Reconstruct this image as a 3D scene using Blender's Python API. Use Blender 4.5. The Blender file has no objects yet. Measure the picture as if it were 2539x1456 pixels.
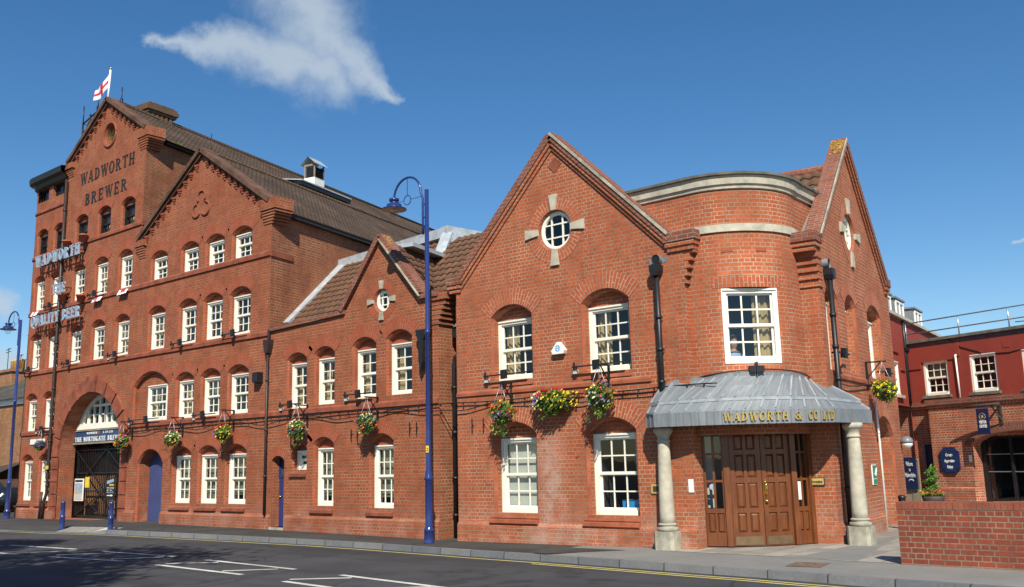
import bpy, bmesh, math, random
from mathutils import Vector, Matrix
from mathutils.geometry import delaunay_2d_cdt
R=math.radians
SC=bpy.context.scene
COL=SC.collection
random.seed(7)

# ---------------------------------------------------------------- camera, sky, sun, exposure
CAM_H=1.63; CAM_Y=-15.006
cam=bpy.data.cameras.new('camera'); cam_o=bpy.data.objects.new('camera',cam); COL.objects.link(cam_o)
pitch,roll,yaw=0.17889661,-0.02356579,0.68470034
fwd=Vector((-math.sin(yaw)*math.cos(pitch),math.cos(yaw)*math.cos(pitch),math.sin(pitch)))
r0=Vector((math.cos(yaw),math.sin(yaw),0)); u0=r0.cross(fwd)
rt=r0*math.cos(roll)+u0*math.sin(roll); up=u0*math.cos(roll)-r0*math.sin(roll)
cam_o.matrix_world=Matrix(((rt.x,up.x,-fwd.x,0),(rt.y,up.y,-fwd.y,CAM_Y),(rt.z,up.z,-fwd.z,CAM_H),(0,0,0,1)))
cam.sensor_fit='HORIZONTAL'; cam.sensor_width=36.0; cam.lens=36.0*2304.39/2539.0
cam.clip_start=0.1; cam.clip_end=2000
SC.camera=cam_o
SUN_DIR=Vector((-.70,.80,-.98)).normalized()        # way the light travels
sun_el=math.asin(-SUN_DIR.z)
sun=bpy.data.lights.new('sun','SUN'); sun.energy=5.0; sun.angle=R(.5); sun.color=(1,.935,.80)
sun_o=bpy.data.objects.new('sun',sun); COL.objects.link(sun_o)
sun_o.rotation_euler=SUN_DIR.to_track_quat('-Z','Y').to_euler(); sun_o.location=(20,-40,40)
SC.view_settings.view_transform='Standard'; SC.view_settings.look='None'
SC.view_settings.exposure=0.35; SC.view_settings.gamma=1

W=bpy.data.worlds.new('World'); SC.world=W; W.use_nodes=True
nt=W.node_tree; nd=nt.nodes; lk=nt.links
bg=nd['Background']
sky=nd.new('ShaderNodeTexSky'); sky.sky_type='NISHITA'; sky.sun_disc=False
sky.sun_elevation=sun_el; sky.sun_rotation=math.atan2(-SUN_DIR.x,-SUN_DIR.y)
sky.altitude=100; sky.air_density=1.0; sky.dust_density=.1; sky.ozone_density=3.0
def wmath(op,a,b=None,c=None,clamp=False):
    m=nd.new('ShaderNodeMath'); m.operation=op; m.use_clamp=clamp
    for i,v in enumerate((a,b,c)):
        if v is None: continue
        if isinstance(v,(int,float)): m.inputs[i].default_value=v
        else: lk.new(v,m.inputs[i])
    return m.outputs[0]
tc=nd.new('ShaderNodeTexCoord')
def wdir(u,v):   # direction through a point of the sky, used only to place the clouds in the sky
    f=2304.39; return (rt*((u-1269.5)/f)-up*((v-728)/f)+fwd).normalized()
cc=wdir(720,160); ca=Vector((0,0,1)).cross(cc).normalized()*-1; cb=ca.cross(cc)*-1
if cb.z<0: cb=-cb
def wdot(v):
    m=nd.new('ShaderNodeVectorMath'); m.operation='DOT_PRODUCT'; lk.new(tc.outputs['Generated'],m.inputs[0]); m.inputs[1].default_value=v; return m.outputs['Value']
den=wdot(cc); pu=wmath('DIVIDE',wdot(ca),den); pv=wmath('DIVIDE',wdot(cb),den)
no=nd.new('ShaderNodeTexNoise'); no.inputs['Scale'].default_value=11; no.inputs['Detail'].default_value=9; no.inputs['Roughness'].default_value=.62
lk.new(tc.outputs['Generated'],no.inputs['Vector'])
no2=nd.new('ShaderNodeTexNoise'); no2.inputs['Scale'].default_value=30; no2.inputs['Detail'].default_value=9; no2.inputs['Roughness'].default_value=.6; lk.new(tc.outputs['Generated'],no2.inputs['Vector'])
sep=nd.new('ShaderNodeSeparateColor'); lk.new(no.outputs['Color'],sep.inputs[0])
pu2=wmath('ADD',pu,wmath('MULTIPLY',wmath('SUBTRACT',sep.outputs[0],.5),.085))
pv2=wmath('ADD',pv,wmath('MULTIPLY',wmath('SUBTRACT',sep.outputs[1],.5),.075))
def tan(u,v):
    d=wdir(u,v); return d.dot(ca)/d.dot(cc), d.dot(cb)/d.dot(cc)
def capsule(a,b,ra,rb):
    ax,ay=tan(*a); bx,by=tan(*b); dx,dy=bx-ax,by-ay; L=dx*dx+dy*dy
    px=wmath('SUBTRACT',pu2,ax); py=wmath('SUBTRACT',pv2,ay)
    h=wmath('DIVIDE',wmath('ADD',wmath('MULTIPLY',px,dx),wmath('MULTIPLY',py,dy)),L,clamp=True)
    ex=wmath('SUBTRACT',px,wmath('MULTIPLY',h,dx)); ey=wmath('SUBTRACT',py,wmath('MULTIPLY',h,dy))
    d=wmath('SQRT',wmath('ADD',wmath('MULTIPLY',ex,ex),wmath('MULTIPLY',ey,ey)))
    rr=wmath('ADD',wmath('MULTIPLY',h,rb-ra),ra)
    return wmath('SUBTRACT',1.0,wmath('DIVIDE',d,rr))
den_c=None
for s in [((700,-60),(785,90),.052,.046),((780,80),(985,240),.042,.010),((740,140),(370,78),.032,.008),((560,110),(800,180),.022,.034),((-30,740),(25,748),.02,.012),((-40,900),(40,890),.03,.022),((2515,592),(2600,585),.004,.006)]:
    k=capsule(*s); den_c=k if den_c is None else wmath('MAXIMUM',den_c,k)
den_c=wmath('ADD',den_c,wmath('MULTIPLY',wmath('SUBTRACT',no2.outputs[0],.5),.85))
ramp=nd.new('ShaderNodeMapRange'); ramp.interpolation_type='SMOOTHSTEP'
ramp.inputs['From Min'].default_value=-.22; ramp.inputs['From Max'].default_value=1.05; ramp.inputs['To Max'].default_value=.80
lk.new(den_c,ramp.inputs['Value'])
hs=nd.new('ShaderNodeHueSaturation'); hs.inputs['Saturation'].default_value=1.26; hs.inputs['Value'].default_value=1.33; lk.new(sky.outputs[0],hs.inputs['Color'])
mix=nd.new('ShaderNodeMix'); mix.data_type='RGBA'
lk.new(ramp.outputs[0],mix.inputs['Factor']); lk.new(hs.outputs[0],mix.inputs['A']); mix.inputs['B'].default_value=(6.0,7.0,8.0,1)
lk.new(mix.outputs['Result'],bg.inputs['Color']); bg.inputs['Strength'].default_value=.07

# ---------------------------------------------------------------- materials
def newmat(name):
    m=bpy.data.materials.new(name); m.use_nodes=True; return m,m.node_tree.nodes,m.node_tree.links,m.node_tree.nodes['Principled BSDF']
def _mix(n,l,f,a,b,mode='MIX'):
    x=n.new('ShaderNodeMix'); x.data_type='RGBA'; x.blend_type=mode
    for s,v in (('Factor',f),('A',a),('B',b)):
        if isinstance(v,(int,float)): x.inputs[s].default_value=v
        elif isinstance(v,tuple): x.inputs[s].default_value=(*v[:3],1)
        else: l.new(v,x.inputs[s])
    return x.outputs['Result']
def _noise(n,l,scale,detail=4,rough=.6,vec=None,dim='3D'):
    t=n.new('ShaderNodeTexNoise'); t.inputs['Scale'].default_value=scale; t.inputs['Detail'].default_value=detail; t.inputs['Roughness'].default_value=rough
    if vec is not None: l.new(vec,t.inputs['Vector'])
    return t.outputs[0]
def _range(n,l,v,a,b,c=0,d=1):
    t=n.new('ShaderNodeMapRange'); l.new(v,t.inputs[0]); t.inputs[1].default_value=a; t.inputs[2].default_value=b; t.inputs[3].default_value=c; t.inputs[4].default_value=d; return t.outputs[0]
def plain(name,col,rough=.6,metal=0,var=.15,scale=6,spec=.5,bump=0,bscale=40,coat=0):
    m,n,l,b=newmat(name); tcn=n.new('ShaderNodeTexCoord')
    f=_noise(n,l,scale,5,.6,tcn.outputs['Object'])
    f=_range(n,l,f,.3,.7)
    c=_mix(n,l,f,tuple(x*(1-var) for x in col),tuple(min(1,x*(1+var)) for x in col))
    l.new(c,b.inputs['Base Color']); b.inputs['Roughness'].default_value=rough; b.inputs['Metallic'].default_value=metal
    b.inputs['Specular IOR Level'].default_value=spec; b.inputs['Coat Weight'].default_value=coat
    if bump:
        bn=n.new('ShaderNodeBump'); bn.inputs['Strength'].default_value=bump; bn.inputs['Distance'].default_value=.01
        l.new(_noise(n,l,bscale,4,.6,tcn.outputs['Object']),bn.inputs['Height']); l.new(bn.outputs[0],b.inputs['Normal'])
    return m
def brick(name,c1,c2,mortar,dark=.5,msize=.010,bw=.215,rh=.075,squash=.5,stain=(.5,.42,.38),stain_amt=.25,soot=.25,efflor=.3,low_stain=0,spot=None,streak=.27):
    m,n,l,b=newmat(name); tcn=n.new('ShaderNodeTexCoord'); uv=tcn.outputs['UV']
    t=n.new('ShaderNodeTexBrick'); l.new(uv,t.inputs['Vector'])
    t.inputs['Scale'].default_value=1; t.inputs['Brick Width'].default_value=bw; t.inputs['Row Height'].default_value=rh
    t.inputs['Mortar Size'].default_value=msize; t.inputs['Mortar Smooth'].default_value=.25; t.inputs['Bias'].default_value=0
    t.squash=squash; t.squash_frequency=2; t.offset=.5
    t.inputs['Color1'].default_value=(*c1,1); t.inputs['Color2'].default_value=(*c2,1)
    # patchy mortar: pale lime in places, weathered elsewhere
    pm=_range(n,l,_noise(n,l,1.1,6,.65,uv),.38,.62)
    mc=_mix(n,l,pm,tuple(x*.45 for x in mortar),mortar); l.new(mc,t.inputs['Mortar'])
    col=t.outputs['Color']
    big=_range(n,l,_noise(n,l,.45,5,.6,uv),.35,.7)
    col=_mix(n,l,_range(n,l,big,0,1,0,soot*.75),col,tuple(x*dark for x in c1),'MIX')
    tone=_range(n,l,_noise(n,l,2.3,5,.6,uv),.3,.7,.88,1.13)
    comb=n.new('ShaderNodeCombineColor'); [l.new(tone,comb.inputs[i]) for i in range(3)]
    col=_mix(n,l,1.0,col,comb.outputs[0],'MULTIPLY')
    fine=_range(n,l,_noise(n,l,26,3,.6,uv),.3,.7,.86,1.12)
    comb2=n.new('ShaderNodeCombineColor'); [l.new(fine,comb2.inputs[i]) for i in range(3)]
    col=_mix(n,l,1.0,col,comb2.outputs[0],'MULTIPLY')
    sp=n.new('ShaderNodeSeparateXYZ'); l.new(uv,sp.inputs[0])
    # rain streaks running down the face
    mp=n.new('ShaderNodeMapping'); mp.inputs['Scale'].default_value=(3.2,.22,1); l.new(uv,mp.inputs[0])
    stk=_range(n,l,_noise(n,l,1.0,5,.65,mp.outputs[0]),.52,.78,0,streak); col=_mix(n,l,stk,col,tuple(x*.38 for x in c1))
    # salts: pale bloom, strongest near the pavement
    ef=_range(n,l,_noise(n,l,.9,7,.7,uv),.60,.74,0,efflor)
    if low_stain:
        lowm=_range(n,l,sp.outputs[1],.9,.15,0,1)
        le=_range(n,l,_noise(n,l,1.6,6,.65,uv),.42,.66,0,low_stain)
        mm=n.new('ShaderNodeMath'); mm.operation='MULTIPLY'; l.new(lowm,mm.inputs[0]); l.new(le,mm.inputs[1])
        m2=n.new('ShaderNodeMath'); m2.operation='MAXIMUM'; l.new(mm.outputs[0],m2.inputs[0]); l.new(ef,m2.inputs[1]); ef=m2.outputs[0]
    if spot:
        for (su,sz0,sz1,sw,amt) in spot:
            a=n.new('ShaderNodeMath'); a.operation='SUBTRACT'; l.new(sp.outputs[0],a.inputs[0]); a.inputs[1].default_value=su
            a2=n.new('ShaderNodeMath'); a2.operation='ABSOLUTE'; l.new(a.outputs[0],a2.inputs[0])
            w1=_range(n,l,a2.outputs[0],sw,sw*.2,0,amt)
            z1=_range(n,l,sp.outputs[1],sz1,sz1-.35,0,1); z0=_range(n,l,sp.outputs[1],sz0,sz0+.15,0,1)
            nn=_range(n,l,_noise(n,l,3.5,5,.6,uv),.35,.6,0,1)
            acc=w1
            for q in (z1,z0,nn):
                mu=n.new('ShaderNodeMath'); mu.operation='MULTIPLY'; l.new(acc,mu.inputs[0]); l.new(q,mu.inputs[1]); acc=mu.outputs[0]
            mx=n.new('ShaderNodeMath'); mx.operation='MAXIMUM'; l.new(acc,mx.inputs[0]); l.new(ef,mx.inputs[1]); ef=mx.outputs[0]
    col=_mix(n,l,ef,col,stain)
    l.new(col,b.inputs['Base Color']); b.inputs['Roughness'].default_value=.88; b.inputs['Specular IOR Level'].default_value=.3
    bn=n.new('ShaderNodeBump'); bn.inputs['Strength'].default_value=.5; bn.inputs['Distance'].default_value=.008; bn.invert=True
    l.new(t.outputs['Fac'],bn.inputs['Height']); l.new(bn.outputs[0],b.inputs['Normal'])
    return m
MO=(.50,.40,.32)
M={}
M['brick_office']=brick('brick_office',(.405,.106,.042),(.315,.082,.036),(.46,.35,.24),dark=.7,msize=.0068,soot=.25,efflor=.15,low_stain=.55,stain=(.50,.37,.30),spot=[(-11.35,.25,2.25,.42,.6)])
M['brick_brew']=brick('brick_brewery',(.345,.086,.034),(.255,.063,.028),(.36,.225,.14),dark=.6,msize=.009,soot=.45,efflor=.32,low_stain=.35,stain=(.45,.28,.23))
M['brick_low']=brick('brick_low_block',(.345,.088,.034),(.26,.065,.028),(.38,.24,.15),dark=.6,msize=.009,soot=.4,efflor=.16,low_stain=.3,stain=(.45,.3,.25),spot=[(-19.27,.05,.75,.09,.9)])
M['brick_weather']=brick('brick_weathered',(.36,.10,.042),(.24,.068,.034),(.42,.29,.17),dark=.45,msize=.010,soot=.55,efflor=.12,stain=(.36,.22,.14))
M['brick_wing']=brick('brick_visitor',(.41,.105,.046),(.31,.078,.038),(.56,.43,.31),dark=.7,msize=.010,soot=.2,efflor=.12)
M['brick_near']=brick('brick_garden_wall',(.275,.062,.032),(.195,.048,.028),(.30,.23,.165),dark=.5,msize=.009,soot=.5,efflor=.12,stain=(.4,.3,.26))
M['brick_old']=brick('brick_old_house',(.42,.20,.085),(.30,.13,.06),(.30,.2,.13),dark=.4,msize=.012,soot=.5,efflor=.15)
M['arch']=brick('rubbed_brick_arch',(.345,.080,.035),(.29,.066,.031),(.36,.19,.12),dark=.8,msize=.007,squash=1,bw=.225,soot=.2,efflor=.1)
M['arch_o']=brick('office_brick_arch',(.42,.104,.043),(.35,.084,.037),(.54,.38,.27),dark=.8,msize=.008,squash=1,bw=.225,soot=.2,efflor=.1)
M['brick_plain']=plain('moulded_brick',(.245,.072,.040),.88,var=.38,scale=3,spec=.3,bump=.2)
M['brick_plain_o']=plain('moulded_brick_office',(.31,.090,.045),.85,var=.32,scale=3,spec=.3,bump=.2)
M['coping_dark']=plain('weathered_coping',(.12,.065,.045),.9,var=.45,scale=2.5,spec=.2,bump=.3)
M['coping_o']=brick('office_coping_brick',(.27,.085,.05),(.19,.06,.04),(.30,.24,.19),dark=.5,bw=.225,squash=1,msize=.010,soot=.5,efflor=.05,rh=.08)
M['render_red']=plain('red_painted_render',(.27,.045,.030),.8,var=.12,scale=1.2,spec=.3,bump=.1)
M['cream']=plain('cream_gloss_paint',(.82,.79,.68),.4,var=.05,scale=3)
M['white']=plain('white_paint',(.80,.79,.74),.5,var=.06)
M['black']=plain('black_painted_iron',(.012,.012,.014),.45,var=.3,scale=8)
M['blue']=plain('blue_gloss_paint',(.020,.036,.15),.22,var=.12,scale=3,coat=.3)
M['blue_door']=plain('blue_door_paint',(.045,.065,.17),.45,var=.15,scale=2)
M['navy']=plain('navy_signboard',(.012,.022,.075),.35,var=.15)
M['signblue']=plain('blue_signboard',(.025,.06,.14),.4,var=.1)
M['gold']=plain('gold_lettering',(.62,.42,.10),.35,metal=.6,var=.15,scale=12)
M['brass']=plain('polished_brass',(.75,.52,.15),.2,metal=1,var=.1)
M['goldpaint']=plain('gold_paint',(.50,.36,.10),.5,var=.1)
M['stone']=plain('limestone',(.45,.415,.33),.85,var=.25,scale=5,spec=.3,bump=.3)
M['stone_dirty']=plain('lichened_limestone',(.35,.33,.26),.9,var=.45,scale=4,spec=.2,bump=.35)
M['stone_top']=plain('dark_weathered_stone',(.14,.135,.11),.9,var=.4,scale=4,spec=.2,bump=.3)
M['paint_dark']=plain('dark_painted_lettering',(.022,.016,.014),.7,var=.3)
M['lead_white']=plain('pale_lead_flashing',(.40,.44,.475),.5,var=.25,scale=4,metal=.15)
M['asphalt_path']=None
M['terracotta']=plain('terracotta',(.36,.11,.055),.8,var=.2)
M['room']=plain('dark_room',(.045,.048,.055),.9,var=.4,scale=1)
M['curtain']=plain('cream_curtain',(.46,.33,.15),.85,var=.2,scale=4)
M['blind']=plain('pale_blind',(.62,.62,.55),.8,var=.06)
M['netting']=plain('dim_net_curtain',(.22,.215,.16),.9,var=.2,scale=5)
M['galv']=plain('galvanised_steel',(.45,.48,.50),.4,metal=.7,var=.15)
M['grey_plastic']=plain('grey_plastic',(.5,.5,.47),.5,var=.06)
M['yellow']=plain('yellow_paint',(.70,.52,.04),.5,var=.1)
M['green_sign']=plain('green_sign',(.015,.25,.15),.4,var=.05)
M['red']=plain('red_cloth',(.55,.02,.035),.8,var=.1)
M['cloth']=plain('white_cloth',(.78,.77,.80),.8,var=.05)
M['skyblue']=plain('pale_blue_enamel',(.30,.38,.49),.4,var=.2,scale=9)
M['brightblue']=plain('bright_blue',(.05,.35,.72),.4,var=.1)
M['pole_white']=plain('white_pole',(.82,.82,.80),.35,var=.03)
M['oak']=None
M['roomlight']=plain('lamp_inner_reflector',(.42,.36,.29),.5,var=.1)
M['lichen']=plain('orange_lichen',(.36,.20,.035),.9,var=.5,scale=14)
M['moss']=plain('moss',(.16,.17,.02),.95,var=.4,scale=14)
M['slate']=None
M['wood_grey']=plain('bleached_timber',(.26,.21,.15),.8,var=.3,scale=3)
M['barrel']=plain('dark_barrel',(.05,.04,.033),.7,var=.3)
M['car']=plain('black_car_paint',(.012,.015,.02),.15,var=.1,coat=.6)
M['tyre']=plain('tyre_rubber',(.015,.015,.015),.8)
M['pipe']=plain('dark_brown_pipe',(.034,.020,.017),.5,var=.3)
M['bark']=plain('bark',(.10,.075,.05),.9,var=.4,bump=.5,bscale=12)
M['deck']=plain('pale_terrace_paving',(.30,.27,.22),.85,var=.2,scale=3)
M['orange']=plain('yellow_chimney_pot',(.55,.34,.10),.8,var=.15)
def glassmat(name,tint,refl=1.0):
    m,n,l,b=newmat(name); n.remove(b); out=n['Material Output']
    tr=n.new('ShaderNodeBsdfTransparent'); tr.inputs[0].default_value=(*tint,1)
    gl=n.new('ShaderNodeBsdfGlossy'); gl.inputs['Roughness'].default_value=.02
    ge=n.new('ShaderNodeNewGeometry'); vd=n.new('ShaderNodeVectorMath'); vd.operation='DOT_PRODUCT'; l.new(ge.outputs['Incoming'],vd.inputs[0]); l.new(ge.outputs['Normal'],vd.inputs[1])
    def mt(op,a,b=None):
        k=n.new('ShaderNodeMath'); k.operation=op
        for i_,v_ in enumerate((a,b)):
            if v_ is None: continue
            if isinstance(v_,(int,float)): k.inputs[i_].default_value=v_
            else: l.new(v_,k.inputs[i_])
        return k.outputs[0]
    fres=mt('ADD',mt('MULTIPLY',mt('POWER',mt('SUBTRACT',1.0,mt('ABSOLUTE',vd.outputs['Value'])),4.0),.9),.07)   # thin sheet: the same from both sides
    tcn=n.new('ShaderNodeTexCoord'); bn=n.new('ShaderNodeBump'); bn.inputs['Strength'].default_value=.05; bn.inputs['Distance'].default_value=.02
    l.new(_noise(n,l,2.2,2,.5,tcn.outputs['Object']),bn.inputs['Height']); l.new(bn.outputs[0],gl.inputs['Normal'])
    mx=n.new('ShaderNodeMixShader'); l.new(fres,mx.inputs[0]); l.new(tr.outputs[0],mx.inputs[1]); l.new(gl.outputs[0],mx.inputs[2]); l.new(mx.outputs[0],out.inputs[0])
    return m
M['glass']=glassmat('window_glass',(.80,.84,.84))
M['bulb']=glassmat('clear_lamp_bowl',(.93,.94,.95))
def woodmat(name,c1,c2,vert=True,rough=.35):
    m,n,l,b=newmat(name); tcn=n.new('ShaderNodeTexCoord'); mp=n.new('ShaderNodeMapping'); mp.inputs['Scale'].default_value=(14,1.2,14)
    l.new(tcn.outputs['UV'],mp.inputs[0])
    f=_range(n,l,_noise(n,l,2.2,6,.65,mp.outputs[0]),.3,.7); g=_range(n,l,_noise(n,l,.9,3,.5,tcn.outputs['UV']),.3,.7,.7,1.15)
    c=_mix(n,l,f,c1,c2); cb2=n.new('ShaderNodeCombineColor'); [l.new(g,cb2.inputs[i]) for i in range(3)]
    c=_mix(n,l,1.0,c,cb2.outputs[0],'MULTIPLY'); l.new(c,b.inputs['Base Color']); b.inputs['Roughness'].default_value=rough
    return m
M['oak']=woodmat('varnished_oak',(.115,.034,.012),(.21,.070,.022))
M['gatewood']=woodmat('silvered_boards',(.20,.155,.105),(.33,.27,.19),rough=.8)
def tilemat(name,c1,c2,edge,bw=.165,rh=.105,soot=.4):
    m,n,l,b=newmat(name); tcn=n.new('ShaderNodeTexCoord'); uv=tcn.outputs['UV']
    t=n.new('ShaderNodeTexBrick'); l.new(uv,t.inputs['Vector']); t.inputs['Scale'].default_value=1; t.inputs['Brick Width'].default_value=bw; t.inputs['Row Height'].default_value=rh
    t.inputs['Mortar Size'].default_value=.016; t.inputs['Mortar Smooth'].default_value=.4
    t.inputs['Color1'].default_value=(*c1,1); t.inputs['Color2'].default_value=(*c2,1); t.inputs['Mortar'].default_value=(*edge,1)
    sp=_range(n,l,_noise(n,l,9,3,.7,uv),.62,.72,0,.6)
    c=_mix(n,l,sp,t.outputs['Color'],(.26,.22,.13))
    g=_range(n,l,_noise(n,l,.5,4,.6,uv),.3,.7,1-soot,1.2); cb2=n.new('ShaderNodeCombineColor'); [l.new(g,cb2.inputs[i]) for i in range(3)]
    c=_mix(n,l,1.0,c,cb2.outputs[0],'MULTIPLY'); l.new(c,b.inputs['Base Color']); b.inputs['Roughness'].default_value=.9; b.inputs['Specular IOR Level'].default_value=.2
    bn=n.new('ShaderNodeBump'); bn.inputs['Strength'].default_value=.9; bn.inputs['Distance'].default_value=.03; bn.invert=True
    l.new(t.outputs['Fac'],bn.inputs['Height']); l.new(bn.outputs[0],b.inputs['Normal'])
    return m
M['tile']=tilemat('plain_clay_tiles',(.135,.088,.058),(.095,.064,.046),(.022,.016,.013),bw=.19,rh=.13)
M['slate']=tilemat('stone_slates',(.11,.10,.085),(.08,.075,.065),(.02,.02,.018),bw=.3,rh=.2)
def pantilemat():
    m,n,l,b=newmat('clay_pantiles'); tcn=n.new('ShaderNodeTexCoord'); uv=tcn.outputs['UV']
    f=_range(n,l,_noise(n,l,3.2,5,.7,uv),.3,.7); c=_mix(n,l,f,(.070,.038,.024),(.15,.070,.036))
    mp=n.new('ShaderNodeMapping'); mp.inputs['Scale'].default_value=(5,.5,1); l.new(uv,mp.inputs[0])
    s=_range(n,l,_noise(n,l,1.5,4,.6,mp.outputs[0]),.5,.75,0,.6); c=_mix(n,l,s,c,(.22,.10,.05))
    l.new(c,b.inputs['Base Color']); b.inputs['Roughness'].default_value=.85; return m
M['pantile']=pantilemat()
def leadmat():
    m,n,l,b=newmat('weathered_lead'); tcn=n.new('ShaderNodeTexCoord')
    mp=n.new('ShaderNodeMapping'); mp.inputs['Scale'].default_value=(9,.9,1); l.new(tcn.outputs['UV'],mp.inputs[0])
    f=_range(n,l,_noise(n,l,1.3,7,.7,mp.outputs[0]),.35,.65); c=_mix(n,l,f,(.155,.17,.185),(.26,.285,.305))
    g=_range(n,l,_noise(n,l,2.2,5,.6,tcn.outputs['UV']),.5,.8,0,.5); c=_mix(n,l,g,c,(.24,.23,.18))
    l.new(c,b.inputs['Base Color']); b.inputs['Roughness'].default_value=.55; b.inputs['Metallic'].default_value=.25; return m
M['lead']=leadmat()
def groundmat(name,c1,c2,scale=1.2,grain=140,rough=.9,patch=None,bump=.25,spec=.3,wear=False):
    m,n,l,b=newmat(name); tcn=n.new('ShaderNodeTexCoord'); v=tcn.outputs['Object']
    f=_range(n,l,_noise(n,l,scale,6,.65,v),.3,.7); c=_mix(n,l,f,c1,c2)
    g=_range(n,l,_noise(n,l,grain,3,.7,v),.3,.7,.72,1.3); cb2=n.new('ShaderNodeCombineColor'); [l.new(g,cb2.inputs[i]) for i in range(3)]
    c=_mix(n,l,1.0,c,cb2.outputs[0],'MULTIPLY')
    if wear:   # tyre-polished bands along the street, hairline cracks
        mp=n.new('ShaderNodeMapping'); mp.inputs['Scale'].default_value=(.04,1.1,1); l.new(v,mp.inputs[0])
        b1=_range(n,l,_noise(n,l,1.0,4,.55,mp.outputs[0]),.35,.68,.80,1.22); cb3=n.new('ShaderNodeCombineColor'); [l.new(b1,cb3.inputs[i]) for i in range(3)]
        c=_mix(n,l,1.0,c,cb3.outputs[0],'MULTIPLY')
        nz=n.new('ShaderNodeTexNoise'); nz.inputs['Scale'].default_value=1.3; l.new(v,nz.inputs['Vector']); ad=n.new('ShaderNodeMix'); ad.data_type='VECTOR'; ad.inputs['Factor'].default_value=.35; l.new(v,ad.inputs['A']); l.new(nz.outputs['Color'],ad.inputs['B'])
        vo=n.new('ShaderNodeTexVoronoi'); vo.feature='DISTANCE_TO_EDGE'; vo.inputs['Scale'].default_value=.42; l.new(ad.outputs['Result'],vo.inputs['Vector'])
        ck=_range(n,l,vo.outputs['Distance'],.012,.004,0,.55); c=_mix(n,l,ck,c,(.022,.022,.024))
        gr=_range(n,l,_noise(n,l,45,3,.7,v),.70,.76,0,.55); c=_mix(n,l,gr,c,(.16,.155,.14))
    if patch:
        p=_range(n,l,_noise(n,l,.33,5,.7,v),.5,.62,0,.65); c=_mix(n,l,p,c,patch)
    l.new(c,b.inputs['Base Color']); b.inputs['Roughness'].default_value=rough; b.inputs['Specular IOR Level'].default_value=spec
    bn=n.new('ShaderNodeBump'); bn.inputs['Strength'].default_value=bump; bn.inputs['Distance'].default_value=.01; l.new(_noise(n,l,grain*.7,3,.7,v),bn.inputs['Height']); l.new(bn.outputs[0],b.inputs['Normal'])
    return m
M['lead_roll']=plain('worn_lead_roll',(.33,.36,.38),.5,var=.3,scale=5,metal=.15)
M['road']=groundmat('road_asphalt',(.040,.041,.046),(.058,.058,.063),.8,150,patch=(.066,.066,.070),wear=True)
M['path_dark']=groundmat('dark_tarmac_path',(.040,.038,.037),(.062,.060,.056),1.0,120,patch=(.075,.07,.062),wear=True)
M['path_light']=groundmat('pale_tarmac_path',(.175,.172,.163),(.225,.22,.208),1.0,160)
M['earth']=groundmat('far_ground',(.10,.10,.07),(.14,.13,.09),.1,3)
M['road_white']=groundmat('white_road_paint',(.46,.45,.41),(.70,.69,.64),3,60,bump=.1,patch=(.30,.295,.28))
M['road_yellow']=groundmat('yellow_road_paint',(.42,.36,.12),(.58,.50,.17),3,60,bump=.1)
M['palepatch']=groundmat('pale_concrete_slabs',(.38,.36,.33),(.5,.48,.44),2,60)
M['granite']=brick('granite_kerb',(.20,.20,.20),(.13,.14,.15),(.05,.05,.05),dark=.5,bw=.9,rh=.5,squash=1,msize=.012,soot=.3,stain=(.27,.17,.10),efflor=.9)
M['slabs']=brick('paving_slabs',(.36,.335,.285),(.22,.195,.175),(.15,.13,.11),dark=.6,bw=.6,rh=.4,squash=1,msize=.008,soot=.3,efflor=.2,stain=(.5,.46,.38))
def leafmat(name,c1,c2):
    m,n,l,b=newmat(name); oi=n.new('ShaderNodeTexCoord')
    f=_range(n,l,_noise(n,l,9,3,.6,oi.outputs['Object']),.35,.65); c=_mix(n,l,f,c1,c2); l.new(c,b.inputs['Base Color']); b.inputs['Roughness'].default_value=.6
    b.inputs['Specular IOR Level'].default_value=.3
    return m
M['leaf']=leafmat('basket_leaves',(.035,.085,.018),(.11,.19,.035))
M['leaf_lime']=leafmat('lime_leaves',(.20,.30,.03),(.32,.42,.05))
M['leaf_conifer']=leafmat('conifer_leaves',(.06,.14,.02),(.15,.26,.04))
M['leaf_tree']=leafmat('tree_leaves',(.03,.065,.015),(.07,.12,.03))
for k,c in dict(fl_red=(.55,.015,.012),fl_orange=(.70,.12,.03),fl_yellow=(.80,.60,.02),fl_cream=(.78,.74,.45),fl_purple=(.16,.07,.42),fl_pink=(.70,.12,.30),fl_lilac=(.38,.32,.66)).items(): M[k]=plain(k.replace('fl_','flower_'),c,.6,var=.2,scale=20)
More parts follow.
